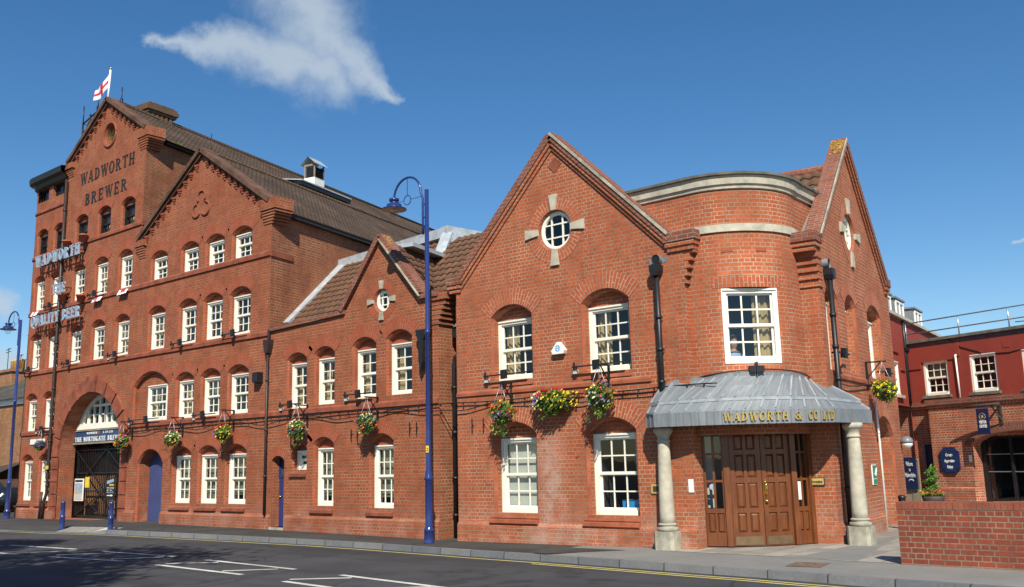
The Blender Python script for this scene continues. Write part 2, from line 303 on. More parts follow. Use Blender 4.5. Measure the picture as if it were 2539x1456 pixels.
# ---------------------------------------------------------------- geometry helpers
class Fr:                      # a wall frame: u along the wall, d into the wall, z up
    def __init__(s,o,ang):
        s.o=Vector((o[0],o[1],o[2] if len(o)>2 else 0)); a=R(ang); s.U=Vector((math.cos(a),math.sin(a),0)); s.N=Vector((-math.sin(a),math.cos(a),0))
    def p(s,u,d,z): return s.o+s.U*u+s.N*d+Vector((0,0,z))
WORLD=Fr((0,0,0),0)
class MB:
    def __init__(s): s.v=[]; s.f=[]; s.cuts=[0]
    def cut(s): s.cuts.append(len(s.f))
    def each(s,name,mats,parent):
        'every piece marked off by cut() becomes a part of its own'
        s.cuts.append(len(s.f)); out=[]
        for a,b in zip(s.cuts,s.cuts[1:]):
            if b<=a: continue
            q=MB(); k=0
            for idx,m,uv,sm in s.f[a:b]: q.face([s.v[i] for i in idx],m,uv,sm)
            out.append(q.build(name,mats,parent))
        return out
    def face(s,pts,m=0,uv=None,smooth=False):
        i=len(s.v); s.v+= [Vector(p) for p in pts]; s.f.append((list(range(i,i+len(pts))),m,uv,smooth))
    def box(s,fr,u0,u1,d0,d1,z0,z1,m=0,bev=0):
        p=lambda a,b,c: fr.p(a,b,c)
        q=[p(u0,d0,z0),p(u1,d0,z0),p(u1,d1,z0),p(u0,d1,z0),p(u0,d0,z1),p(u1,d0,z1),p(u1,d1,z1),p(u0,d1,z1)]
        for a in ((0,1,5,4),(1,2,6,5),(2,3,7,6),(3,0,4,7),(4,5,6,7),(3,2,1,0)): s.face([q[i] for i in a],m)
    def prism(s,fr,poly,d0,d1,m=0,caps=True,back=True):   # polygon in (u,z) swept in depth
        n=len(poly)
        ar=sum(poly[i][0]*poly[(i+1)%n][1]-poly[(i+1)%n][0]*poly[i][1] for i in range(n))
        if ar<0: poly=poly[::-1]
        a=[fr.p(u,d0,z) for u,z in poly]; b=[fr.p(u,d1,z) for u,z in poly]
        if caps:
            s.face(a,m)
            if back: s.face(b[::-1],m)
        for i in range(n):
            j=(i+1)%n; s.face([a[j],a[i],b[i],b[j]],m)
    def hprism(s,poly,z0,z1,m=0):                       # plan polygon swept up
        n=len(poly); ar=sum(poly[i][0]*poly[(i+1)%n][1]-poly[(i+1)%n][0]*poly[i][1] for i in range(n))
        if ar<0: poly=poly[::-1]
        a=[Vector((x,y,z0)) for x,y in poly]; b=[Vector((x,y,z1)) for x,y in poly]
        s.face(b,m); s.face(a[::-1],m)
        for i in range(n):
            j=(i+1)%n; s.face([a[i],a[j],b[j],b[i]],m)
    def bar(s,a,b,w,h=None,m=0,upv=(0,0,1)):              # square bar between two points
        a=Vector(a); b=Vector(b); h=h or w; t=(b-a).normalized(); x=t.cross(Vector(upv))
        if x.length<1e-4: x=t.cross(Vector((0,1,0)))
        x.normalize(); y=x.cross(t)
        q=[a-x*w/2-y*h/2,a+x*w/2-y*h/2,a+x*w/2+y*h/2,a-x*w/2+y*h/2]; r=[p+(b-a) for p in q]
        for i in range(4):
            j=(i+1)%4; s.face([q[i],q[j],r[j],r[i]],m)
        s.face(q[::-1],m); s.face(r,m)
    def tube(s,pts,rad,m=0,n=8,caps=True):
        pts=[Vector(p) for p in pts]; rings=[]; px=None
        for i,p in enumerate(pts):
            t=(pts[min(i+1,len(pts)-1)]-pts[max(i-1,0)]).normalized()
            if px is None:
                x=t.cross(Vector((0,0,1)))
                if x.length<1e-3: x=t.cross(Vector((0,1,0)))
            else: x=px-t*px.dot(t)
            x.normalize(); px=x; y=t.cross(x); r=rad[i] if isinstance(rad,(list,tuple)) else rad
            rings.append([p+(x*math.cos(2*math.pi*k/n)+y*math.sin(2*math.pi*k/n))*r for k in range(n)])
        for a,b in zip(rings,rings[1:]):
            for k in range(n):
                j=(k+1)%n; s.face([a[j],a[k],b[k],b[j]],m,None,True)
        if caps: s.face(rings[0],m); s.face(rings[-1][::-1],m)
    def lathe(s,c,prof,m=0,n=20,z=True):                  # prof: (radius, height)
        c=Vector(c); rings=[[c+Vector((r*math.cos(2*math.pi*k/n),r*math.sin(2*math.pi*k/n),h)) for k in range(n)] for r,h in prof]
        for a,b in zip(rings,rings[1:]):
            for k in range(n):
                j=(k+1)%n; s.face([a[k],a[j],b[j],b[k]],m,None,True)
        if prof[0][0]>1e-4: s.face(rings[0][::-1],m)
        if prof[-1][0]>1e-4: s.face(rings[-1],m)
    def wall(s,fr,outer,holes=(),d=0,m=0,uvoff=(0,0)):
        pts=[];ed=[]
        for poly in [outer]+list(holes):
            i=len(pts); pts+=[Vector((float(u),float(z))) for u,z in poly]; k=len(poly); ed+=[(i+a,i+(a+1)%k) for a in range(k)]
        ov,oe,of,*_=delaunay_2d_cdt(pts,ed,[],0,1e-5)
        def inside(p,poly):
            c=False;n=len(poly)
            for i in range(n):
                a=poly[i];b=poly[(i+1)%n]
                if (a[1]>p[1])!=(b[1]>p[1]) and p[0]<(b[0]-a[0])*(p[1]-a[1])/(b[1]-a[1])+a[0]: c=not c
            return c
        for f in of:
            q=[ov[i] for i in f]; c=sum(q,Vector((0,0)))/len(q)
            if not inside(c,outer) or any(inside(c,h) for h in holes): continue
            if (q[1]-q[0]).cross(q[2]-q[0])<0: q=q[::-1]
            s.face([fr.p(x.x,d,x.y) for x in q],m,[(x.x+uvoff[0],x.y+uvoff[1]) for x in q])
    def build(s,name,mats,parent=None,label=None):
        if not isinstance(mats,(list,tuple)): mats=[mats]
        off=Vector((0,0,0)); q=parent
        while q is not None: off+=q.location; q=q.parent
        me=bpy.data.meshes.new(name); me.from_pydata([v-off for v in s.v],[],[f[0] for f in s.f])
        for mm in mats: me.materials.append(mm)
        ul=me.uv_layers.new(name='UVMap'); k=0
        for poly,(idx,m,uv,sm) in zip(me.polygons,s.f):
            poly.material_index=m; poly.use_smooth=sm
            if uv is None:
                n=Vector((0,0,0)); P=[s.v[i] for i in idx]
                for a in range(len(P)): n+=P[a].cross(P[(a+1)%len(P)])
                if n.length<1e-12: n=Vector((0,0,1))
                n.normalize(); t=Vector((0,0,1)).cross(n); t=t.normalized() if t.length>1e-3 else Vector((1,0,0)); bb=n.cross(t); uv=[(p.dot(t),p.dot(bb)) for p in P]
            for li,c in zip(poly.loop_indices,uv): ul.data[li].uv=c
        o=bpy.data.objects.new(name,me); COL.objects.link(o)
        if any(f[3] for f in s.f):
            bm=bmesh.new(); bm.from_mesh(me); bmesh.ops.remove_doubles(bm,verts=bm.verts,dist=1e-5); bm.to_mesh(me); bm.free()
        if parent is not None: o.parent=parent
        if label: o['label']=label
        return o
def thing(name,label,cat,loc,group=None):
    o=bpy.data.objects.new(name,None); COL.objects.link(o); o.location=loc; o.empty_display_size=.2
    return tag(o,label,cat,group)
def tag(o,label,cat,group=None):
    o['label']=label; o['category']=cat
    if group: o['group']=group
    return o
def struct(o): o['kind']='structure'; return o
def interp(x,xs,ys):
    if x<=xs[0]: return ys[0]
    for a,b,c,d in zip(xs,xs[1:],ys,ys[1:]):
        if x<=b: return c+(d-c)*(x-a)/(b-a)
    return ys[-1]
def gz(x): return interp(x,[-36,-28,-20.5,-14,-9,-6],[.07,.10,.06,.0,.035,.06])
def circ3(a,b,c):
    (ax,ay),(bx,by),(cx,cy)=a,b,c; d=2*(ax*(by-cy)+bx*(cy-ay)+cx*(ay-by))
    ux=((ax*ax+ay*ay)*(by-cy)+(bx*bx+by*by)*(cy-ay)+(cx*cx+cy*cy)*(ay-by))/d; uy=((ax*ax+ay*ay)*(cx-bx)+(bx*bx+by*by)*(ax-cx)+(cx*cx+cy*cy)*(bx-ax))/d
    return (ux,uy),math.hypot(ax-ux,ay-uy)
def arch(x0,x1,zb,crown,rise,n=10):
    "opening outline: straight jambs under a segmental arch"
    w=(x1-x0)/2; cx=(x0+x1)/2; r=(w*w+rise*rise)/(2*rise); cz=crown-r; a0=math.asin(min(1,w/r))
    P=[(x0,zb),(x1,zb)]
    for i in range(n+1):
        a=a0-2*a0*i/n; P.append((cx+r*math.sin(a),cz+r*math.cos(a)))
    return P
def voussoirs(mb,fr,x0,x1,crown,rise,t,m=0,d=-.006,n=14,over=.03):
    "ring of radial bricks over an arch"
    w=(x1-x0)/2; cx=(x0+x1)/2; r=(w*w+rise*rise)/(2*rise); cz=crown-r; a0=math.asin(min(1,w/r))+over
    for i in range(n):
        a,b=a0-2*a0*i/n,a0-2*a0*(i+1)/n
        P=[(cx+rr*math.sin(q),cz+rr*math.cos(q)) for rr,q in ((r,a),(r+t,a),(r+t,b),(r,b))]
        rm=r+t/2
        mb.face([fr.p(u,d,z) for u,z in P],m,[(0,-a*rm),(t,-a*rm),(t,-b*rm),(0,-b*rm)])
    for q in (a0,-a0):
        pass
def reveal(mb,fr,poly,poly_in,d,c,m=0,d0=0,md=0):
    "rounded-off brick edge, then the jambs and soffit going back"
    n=len(poly)
    for i in range(n):
        j=(i+1)%n
        a,b=poly[i],poly[j]; a2,b2=poly_in[i],poly_in[j]
        mb.face([fr.p(b[0],d0,b[1]),fr.p(a[0],d0,a[1]),fr.p(a2[0],d0+c,a2[1]),fr.p(b2[0],d0+c,b2[1])],m)
        mb.face([fr.p(b2[0],d0+c,b2[1]),fr.p(a2[0],d0+c,a2[1]),fr.p(a2[0],d,a2[1]),fr.p(b2[0],d,b2[1])],md)
def sash(parent,fr,x0,x1,zb,zt,d,cols,rows,mat='cream',ft=.075,curtain=None,bars=.022,meet=None,deep=.55,seed=0,name='window'):
    "sash window: box frame, two sashes with glazing bars, glass, and what hangs behind it"
    mb=MB()
    mb.box(fr,x0,x0+ft,d-.03,d+.10,zb,zt); mb.box(fr,x1-ft,x1,d-.03,d+.10,zb,zt)
    mb.box(fr,x0+ft,x1-ft,d-.028,d+.10,zt-ft,zt); mb.box(fr,x0+ft,x1-ft,d-.06,d+.10,zb,zb+ft*1.15)
    mb.box(fr,x0+.018,x1-.018,d-.055,d-.029,zt-ft*.45,zt-.004)      # head moulding
    ix0,ix1,iz0,iz1=x0+ft,x1-ft,zb+ft*1.15,zt-ft
    zm=iz0+(iz1-iz0)*(meet if meet else .5); r_up,r_lo=rows
    st=.035
    for (a,b,dd,rw) in ((zm,iz1,d+.015,r_up),(iz0,zm,d+.05,r_lo)):
        mb.box(fr,ix0,ix0+st,dd,dd+.03,a,b); mb.box(fr,ix1-st,ix1,dd,dd+.03,a,b)
        mb.box(fr,ix0+st,ix1-st,dd+.001,dd+.03,b-st,b); mb.box(fr,ix0+st,ix1-st,dd+.001,dd+.03,a,a+st)
        for i in range(1,cols):
            u=ix0+(ix1-ix0)*i/cols; mb.box(fr,u-bars/2,u+bars/2,dd+.003,dd+.027,a+st,b-st)
        for i in range(1,rw):
            z=a+(b-a)*i/rw; mb.box(fr,ix0+st,ix1-st,dd+.005,dd+.025,z-bars/2,z+bars/2)
    mb.box(fr,ix0,ix1,d+.010,d+.05,zm-.02,zm+.025)
    w=mb.build(name,M[mat],parent)
    g=MB()
    for (a,b,dd) in ((zm,iz1,d+.03),(iz0,zm,d+.065)): g.face([fr.p(ix0,dd,a),fr.p(ix1,dd,a),fr.p(ix1,dd,b),fr.p(ix0,dd,b)])
    g.build('pane',M['glass'],w)
    if curtain:
        rnd=random.Random(seed*13+5)
        kind=curtain.split(':')
        for kd in kind:
            c=MB()
            if kd in('L','R'):
                cw=(ix1-ix0)*rnd.uniform(.26,.42); n=14
                for i in range(n):
                    q=[]
                    for k in (i,i+1):
                        t=k/n; uu=(ix0+cw*t) if kd=='L' else (ix1-cw*t); q.append((uu,d+.16+.03*math.sin(t*19)))
                    zt2=zt-.05; z2=zb+.02
                    c.face([fr.p(q[0][0],q[0][1],z2),fr.p(q[1][0],q[1][1],z2),fr.p(q[1][0],q[1][1],zt2),fr.p(q[0][0],q[0][1],zt2)],0,None,True)
                c.build('curtain',M['curtain'],w)
            elif kd=='B':   # pale roller blind, nearly down
                c.box(fr,ix0,ix1,d+.13,d+.14,iz0+.01,iz1); c.build('blind',M['blind'],w)
            elif kd=='N':   # dim blind part way
                c.box(fr,ix0,ix1,d+.15,d+.16,iz0+.01+(iz1-iz0)*rnd.choice((0,0,.12)),iz1); c.build('blind',M['netting'],w)
            elif kd=='H':
                c.box(fr,ix0,ix1,d+.15,d+.16,iz0+(iz1-iz0)*rnd.uniform(.45,.8),iz1); c.build('blind',M['netting'],w)
    return w
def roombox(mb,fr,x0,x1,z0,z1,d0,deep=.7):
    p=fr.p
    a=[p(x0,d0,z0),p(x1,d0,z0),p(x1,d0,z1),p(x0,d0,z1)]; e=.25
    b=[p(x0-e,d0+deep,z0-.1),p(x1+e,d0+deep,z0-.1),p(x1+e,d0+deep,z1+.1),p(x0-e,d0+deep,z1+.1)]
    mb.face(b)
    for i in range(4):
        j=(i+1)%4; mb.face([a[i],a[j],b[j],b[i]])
def slopebar(mb,fr,p0,p1,t,d0,d1,m=0,ext0=0,ext1=0,side=1):
    "coping strip laid on a gable slope from p0 to p1 (u,z); t thickness upwards"
    a=Vector(p0); b=Vector(p1); v=(b-a).normalized(); n=Vector((-v.y,v.x))
    if n.y<0: n=-n
    a=a-v*ext0; b=b+v*ext1
    mb.prism(fr,[tuple(a),tuple(b),tuple(b+n*t),tuple(a+n*t)],d0,d1,m)
# serif capitals, drawn as strokes in a box one unit high
def glyph(ch):
    P=[]; T=.20; t=.085; S=.075
    def rect(x0,z0,x1,z1): P.append([(x0,z0),(x1,z0),(x1,z1),(x0,z1)])
    def serif(x0,x1,z): rect(x0,z,x1,z+S)
    def stem(x,w=T,bot=True,top=True):
        rect(x,0,x+w,1)
        if bot: serif(x-.07,x+w+.07,0)
        if top: serif(x-.07,x+w+.07,1-S)
    def line(x0,z0,x1,z1,w): P.append([(x0,z0),(x0+w,z0),(x1+w,z1),(x1,z1)])
    def ring(cx,cz,rx,rz,wx,wz,a0,a1,n=14):
        for i in range(n):
            a=R(a0+(a1-a0)*i/n); b=R(a0+(a1-a0)*(i+1)/n)
            P.append([(cx+rx*math.cos(a),cz+rz*math.sin(a)),(cx+rx*math.cos(b),cz+rz*math.sin(b)),(cx+(rx-wx)*math.cos(b),cz+(rz-wz)*math.sin(b)),(cx+(rx-wx)*math.cos(a),cz+(rz-wz)*math.sin(a))])
    w=.8
    if ch=='W':
        line(.30,0,.02,1,T*.9); line(.30,0,.52,1,t); line(.74,0,.46,1,T*.9); line(.80,0,1.02,1,t); w=1.15; serif(-.04,.28,1-S); serif(.42,.72,1-S); serif(.93,1.17,1-S)
    elif ch=='A':
        line(.04,0,.36,1,t); line(.62,0,.34,1,T); rect(.16,.28,.68,.28+t); serif(-.04,.20,0); serif(.55,.90,0); w=.88
    elif ch=='D': stem(.08,top=False,bot=False); serif(0,.2,0); serif(0,.2,1-S); ring(.28,.5,.52,.5,T,.08,-90,90); w=.84
    elif ch=='O' or ch=='Q':
        ring(.42,.5,.42,.51,T,.08,0,360,24); w=.84
        if ch=='Q': line(.62,-.16,.36,.12,.16)
    elif ch=='R':
        stem(.08,top=False); serif(0,.2,1-S); ring(.28,.74,.42,.26,T*.95,.08,-90,90); line(.62,0,.34,.48,T); serif(.60,.90,0); w=.88
    elif ch=='P': stem(.08,top=False); serif(0,.2,1-S); ring(.28,.72,.42,.28,T*.95,.08,-90,90); w=.72
    elif ch=='B': stem(.08,bot=False,top=False); serif(0,.2,0); serif(0,.2,1-S); ring(.28,.75,.36,.25,T*.9,.08,-90,90); ring(.28,.27,.44,.27,T*.95,.08,-90,90); w=.76
    elif ch=='T': stem(.30,top=False); rect(.0,1-.085,.80,1); rect(0,.76,.07,1); rect(.73,.76,.80,1); w=.8
    elif ch=='H': stem(.08); stem(.60); rect(.28,.46,.60,.46+t); w=.9
    elif ch=='E': stem(.08,top=False,bot=False); serif(0,.2,0); serif(0,.2,1-S); rect(.28,.915,.68,1); rect(.28,0,.70,.085); rect(.28,.46,.54,.545); rect(.63,.78,.70,1); rect(.65,0,.72,.24); rect(.50,.38,.56,.62); w=.78
    elif ch=='L': stem(.08,bot=False); serif(0,.2,0); rect(.28,0,.70,.085); rect(.64,0,.71,.26); w=.76
    elif ch=='N': stem(.08,t,True,True); rect(.64,0,.64+t,1); serif(.55,.82,1-S); line(.60,0,.06,1,T*.9); w=.86
    elif ch=='G': ring(.42,.5,.42,.51,T,.08,45,320,20); rect(.56,.0,.74,.42); serif(.46,.82,.38); w=.84
    elif ch=='C': ring(.42,.5,.42,.51,T,.08,42,318,20); rect(.66,.70,.73,1); w=.80
    elif ch=='U': rect(.08,.3,.28,1); rect(.62,.3,.70,1); serif(0,.36,1-S); serif(.54,.80,1-S); ring(.39,.32,.31,.33,T*.9,.1,180,360); w=.84
    elif ch=='I': stem(.10); w=.42
    elif ch=='Y': rect(.30,0,.50,.5); serif(.20,.60,0); line(.30,.45,-.0,1,T); line(.42,.45,.66,1,t); serif(-.06,.26,1-S); serif(.58,.82,1-S); w=.80
    elif ch=='&': ring(.36,.76,.23,.24,.11,.08,0,360,18); ring(.34,.28,.33,.29,.17,.08,90,360,18); line(.66,0,.22,.62,.2); line(.62,.22,.80,.52,.08); w=.92
    elif ch==' ': w=.5
    return P,w
def text_width(s,gap=.16): return sum(glyph(c)[1]+gap for c in s)-gap
def letters(mb,put,s,height,width,dep,m=0,gap=.16,slant=0):
    "put(x,d,z) -> point; x from 0 to width, z from 0 to height"
    k=width/text_width(s,gap); x=0
    for ch in s:
        P,w=glyph(ch)
        for i,q in enumerate(P):
            e=.0007*(i%7)
            pts=[((x+u+slant*z)*k,z*height) for u,z in q]
            ar=sum(pts[a][0]*pts[(a+1)%4][1]-pts[(a+1)%4][0]*pts[a][1] for a in range(4))
            if ar<0: pts=pts[::-1]
            f=[put(u,-dep-e,z) for u,z in pts]; b=[put(u,0,z) for u,z in pts]
            mb.face(f,m)
            for a in range(4):
                c=(a+1)%4; mb.face([f[c],f[a],b[a],b[c]],m)
        x+=w+gap
def small_text(s,fr,u,d,z,h,mat,parent,name='lettering',align='CENTER',width=None,bold=False,italic=0):
    "small upright lettering turned into a mesh"
    cu=bpy.data.curves.new(name,'FONT'); cu.body=s; cu.size=h*1.38; cu.align_x=align; cu.extrude=.002; cu.shear=italic
    if bold: cu.offset=.006*h/.1
    t=bpy.data.objects.new(name,cu); COL.objects.link(t); dg=bpy.context.evaluated_depsgraph_get(); me=bpy.data.meshes.new_from_object(t.evaluated_get(dg)); bpy.data.objects.remove(t)
    xs=[v.co.x for v in me.vertices]; k=1
    if width and xs: k=width/(max(xs)-min(xs))
    off=Vector((0,0,0)); q=parent
    while q is not None: off+=q.location; q=q.parent
    for v in me.vertices: v.co=fr.p(u+v.co.x*k,d-v.co.z-.002,z+v.co.y)-off
    me.materials.clear(); me.materials.append(M[mat]); o=bpy.data.objects.new(name,me); COL.objects.link(o); o.parent=parent
    return o
def pantiles(mb,o,U,V,nu,nv,m=0,pitch_u=.22):
    "courses of waved tiles: U along the eaves, V up the slope (full vectors)"
    o=Vector(o); U=Vector(U); V=Vector(V); nrm=U.cross(V).normalized()
    if nrm.z<0: nrm=-nrm
    Lu=U.length; Lv=V.length; seg=4
    n=int(Lu/pitch_u)*seg
    for j in range(nv):
        for i in range(n):
            q=[]
            for (ii,jj,top) in ((i,j,0),(i+1,j,0),(i+1,j+1,1),(i,j+1,1)):
                ph=(ii/seg)*2*math.pi; h=.022*math.sin(ph)+(.010 if top else .034)
                q.append(o+U*(ii/n)+V*(jj/nv)+nrm*h)
            mb.face(q,m,[(U.length*a/n,Lv*b/nv) for a,b in ((i,j),(i+1,j),(i+1,j+1),(i,j+1))],True)
            mb.face([q[1],q[0],q[0]-nrm*.03,q[1]-nrm*.03],m)
# ---------------------------------------------------------------- ground, road, pavement
def rz(x): return gz(x)-.12
kerb=[(-60,-3.2),(-36,-3.15),(-29.1,-2.80),(-27.1,-2.62),(-24.3,-2.02),(-20.5,-1.72),(-17,-1.36),(-15.2,-1.30),(-13.8,-1.32),(-11.97,-1.58),(-10.2,-1.75),(-8.24,-2.02),(-7.04,-2.2),(-4.6,-2.50),(-3.4,-2.6),(8,-3.4),(40,-7)]
kx=[k[0] for k in kerb]; ky=[k[1] for k in kerb]
def kz(x): return interp(x,[-25.6,-24.9],[rz(-25.3)+.02,gz(-24.9)-.01]) if x<-24.9 else gz(x)-.01
mb=MB(); mb.face([(-900,-900,-.6),(900,-900,-.6),(900,900,-.6),(-900,900,-.6)]); struct(mb.build('ground',M['earth']))
xs=[-260,-120,-80,-60,-50,-43,-36,-32,-28,-25.6,-24.9,-22.5,-20.5,-18.5,-17,-15.2,-14,-12,-10.2,-9,-8.2,-7,-6,-4.6,-3.4,0,4,8,20,40,160]
mb=MB()
for a,b in zip(xs,xs[1:]):
    ya=interp(a,kx,ky); yb=interp(b,kx,ky)
    mb.face([(a,-60,rz(a)),(b,-60,rz(b)),(b,yb+.02,rz(b)),(a,ya+.02,rz(a))])
struct(mb.build('road',M['road']))
# pavement, in dark tarmac as far as the office and pale beyond
def pave(name,x0,x1,mat,backy,skew=0):
    mb=MB(); X=[x for x in xs if x0<x<x1]; X=[x0]+X+[x1]
    for a,b in zip(X,X[1:]):
        ya=interp(a,kx,ky)+.14; yb=interp(b,kx,ky)+.14
        mb.face([(a,ya,kz(a)),(b,yb,kz(b)),(b,yb+.5,gz(b)),(a,ya+.5,gz(a))])
        mb.face([(a,ya+.5,gz(a)),(b,yb+.5,gz(b)),(b,backy,gz(b)),(a,backy,gz(a))])
    return struct(mb.build(name,M[mat]))
pave('pavement',-60,-10.6,'path_dark',9)
pave('pavement_pale',-10.6,40,'path_light',-.55)
mb=MB()
for a,b in zip([-10.6,-9,-8.2,-7,-6,-4.6,0,40],[-9,-8.2,-7,-6,-4.6,0,40,41]): mb.face([(a,-.55,gz(a)),(b,-.55,gz(b)),(b,40,gz(b)),(a,40,gz(a))])
struct(mb.build('pavement_behind',M['path_light']))
# old dark tarmac running on past the change in a wedge
mb=MB(); mb.face([(x,y,gz(x)+.004) for x,y in ((-10.62,-1.60),(-10.25,-1.70),(-10.2,-1.62),(-9.3,-.58),(-10.62,-.5))]); 
struct(mb.build('tarmac_patch',M['path_dark']))
mb=MB()
for a,b in zip(xs,xs[1:]):
    if a<-60 or b>40: continue
    ya=interp(a,kx,ky); yb=interp(b,kx,ky); za,zb_=kz(a),kz(b)
    La=a; 
    mb.face([(a,ya+.02,za),(b,yb+.02,zb_),(b,yb+.14,zb_),(a,ya+.14,za)],0,[(a,.1),(b,.1),(b,.22),(a,.22)])
    mb.face([(a,ya,rz(a)-.05),(b,yb,rz(b)-.05),(b,yb+.02,zb_),(a,ya+.02,za)],0,[(a,.3),(b,.3),(b,.44),(a,.44)])
struct(mb.build('kerb',M['granite']))
# double yellow lines
mb=MB()
for off in (.28,.44):
    for a,b in zip(xs,xs[1:]):
        if a<-60 or b>20: continue
        n=max(1,int((b-a)/1.0))
        for i in range(n):
            p=a+(b-a)*i/n; q=a+(b-a)*(i+1)/n
            if off>.4 and q<-9.5: continue
            ya=interp(p,kx,ky)-off; yb=interp(q,kx,ky)-off
            mb.face([(p,ya,rz(p)+.004),(q,yb,rz(q)+.004),(q,yb+.07,rz(q)+.004),(p,ya+.07,rz(p)+.004)])
struct(mb.build('yellow_line',M['road_yellow']))
mb=MB()
def mark(a,b,w=.11):
    a=Vector(a);b=Vector(b); t=(b-a).normalized(); n=Vector((-t.y,t.x))*w/2
    mb.face([(p.x,p.y,rz(p.x)+.004) for p in (a-n,b-n,b+n,a+n)])
for a,b in [((-23.67,-5.05),(-21.01,-4.75)),((-23.6,-6.25),(-20.98,-6.0)),((-21.43,-6.1),(-20.67,-4.89)),((-24.6,-6.3),(-23.7,-5.2)),((-19.86,-5.87),(-17.60,-5.47)),((-20.07,-5.62),(-19.37,-4.72)),((-19.96,-4.69),(-17.51,-4.45)),((-18.18,-5.42),(-17.63,-4.61)),((-16.42,-5.46),(-13.70,-5.50)),((-16.46,-5.27),(-15.77,-4.59)),((-16.36,-4.47),(-13.51,-4.56)),((-14.48,-5.36),(-13.85,-4.66)),((-12.22,-5.77),(-9.3,-6.15)),((-12.35,-5.56),(-11.57,-4.97)),((-12.05,-4.78),(-8.9,-5.25)),((-10.4,-5.85),(-9.6,-5.2))]: mark(a,b)
struct(mb.build('road_marking',M['road_white']))
mb=MB(); P_=[-27.0,-26.2,-25.6,-24.95]
for a,b in zip(P_,P_[1:]):
    ya=interp(a,kx,ky)+.15; yb=interp(b,kx,ky)+.15; mb.face([(a,ya,kz(a)+.006),(b,yb,kz(b)+.006),(b,yb+.48,gz(b)+.006),(a,ya+.48,gz(a)+.006)]); struct(mb.build('crossing_slab',M['palepatch']))
mb=MB(); mb.face([(x,y,gz(x)+.004) for x,y in ((-8.6,.6),(-8.75,-.42),(-8.09,-.48),(-6.72,-.62),(-5.51,-.80),(-4.42,-.86),(-2,-.9),(-2,9),(-5.9,30),(-9,30),(-6.6,3))]); struct(mb.build('paving',M['slabs']))
mb=MB(); mb.face([(-5.79,-1.85,gz(-5.8)+.005),(-5.3,-1.80,gz(-5.5)+.005),(-5.38,-1.20,gz(-5.5)+.005),(-5.87,-1.25,gz(-5.8)+.005)])
tag(mb.build('manhole_cover',plain('rusty_iron',(.16,.11,.08),.7,var=.4,scale=12)),'rusty square manhole cover set in the pale pavement','manhole cover')

# ---------------------------------------------------------------- the tall brewery
F=WORLD
BD=R(103.3); Dv=Vector((math.cos(BD),math.sin(BD),0))
brew=thing('brewery_building','tall red brick brewery with two pointed gables and white lettered sign','building',(-28,0,0))
A_,B_,C_,D_,E_=[],[],[],[],[]
cols5=[(-35.12,-34.33),(-33.80,-32.98),(-32.14,-31.30),(-30.55,-29.71),(-28.96,-28.13)]
cols4=[(-26.90,-26.0),(-25.17,-24.29),(-23.85,-22.96),(-22.52,-21.62)]
DB=.15; RI=.17
wins=[]   # x0,x1,zb,zt,crown,kind
for i,(a,b) in enumerate(cols5):
    wins.append((a,b,9.59,10.31,10.52,'dark')); wins.append((a,b,7.47,8.56,8.74,'w')); wins.append((a,b,5.28,6.39,6.59,'w'))
for a,b in cols4:
    wins.append((a,b,7.44,8.19,8.35,'s')); wins.append((a,b,5.28,6.40,6.60,'w'))
for a,b in cols5[:2]:
    wins.append((a,b,3.08,4.19,4.41,'w')); wins.append((a,b,.68,2.03,2.24,'g'))
for i,(a,b) in enumerate(cols4):
    if i: wins.append((a,b,3.10,4.20,4.41,'w')); wins.append((a,b,.68,2.02,2.24,'g'))
d3=(-26.95,-25.84,3.11,4.19)
wall=MB(); ring=[]; holes=[]; rooms=MB()
for (a,b,zb,zt,cr,k) in wins:
    o=arch(a-.045,b+.045,zb,cr+.045,RI+.02); i_=arch(a,b,zb,cr,RI); holes.append(o); reveal(wall,F,o,i_,DB+.02,.05,1)
    voussoirs(wall,F,a-.045,b+.045,cr+.045,RI+.02,.30,1)
    # brick infill under the arch, above the frame
    top=arch(a,b,zt,cr,RI); wall.wall(F,top,[],DB,1,(0,.03))
    roombox(rooms,F,a+.02,b-.02,zb+.03,zt-.02,DB+.13)
# wide relieving arch over one first-floor window
a,b=-27.98+.35,-25.62; o=arch(a,b,3.05,4.62,.42); holes.append(o); reveal(wall,F,o,arch(a+.05,b-.05,3.05,4.57,.4),DB+.02,.05,1)
voussoirs(wall,F,a,b,4.62,.42,.34,1,n=22)
wall.wall(F,arch(a+.05,b-.05,3.05,4.57,.4),[[(d3[0],d3[2]),(d3[1],d3[2]),(d3[1],d3[3]),(d3[0],d3[3])]],DB,0); roombox(rooms,F,d3[0],d3[1],3.12,4.17,DB+.13)
# tower top windows: square-headed
tops=[(-35.42,-34.43,11.64,12.13),(-34.10,-33.0,11.64,12.13)]
for a,b,z0,z1 in tops:
    o=[(a,z0),(b,z0),(b,z1+.02),(a,z1+.02)]; holes.append(o); reveal(wall,F,o,o,.12,.02,1); roombox(rooms,F,a,b,z0,z1,.2)
# round louvre opening in the top gable
def circle(cx,cz,r,n=28): return [(cx+r*math.cos(2*math.pi*i/n),cz+r*math.sin(2*math.pi*i/n)) for i in range(n)]
holes.append(circle(-30.03,13.08,.37)); reveal(wall,F,circle(-30.03,13.08,.37),circle(-30.03,13.08,.34),.4,.06,1)
wall.face([F.p(u,.4,z) for u,z in circle(-30.03,13.08,.37)],1)
# gateway
GX0,GX1,GC,GS=-32.35,-28.15,-30.25,2.12
gate_o=[(GX0,gz(-30)),(GX1,gz(-30))]+[(GC+2.1*math.cos(math.pi*i/30),GS+2.1*math.sin(math.pi*i/30)) for i in range(31)]
holes.append(gate_o); reveal(wall,F,gate_o,gate_o,.55,.03,1)
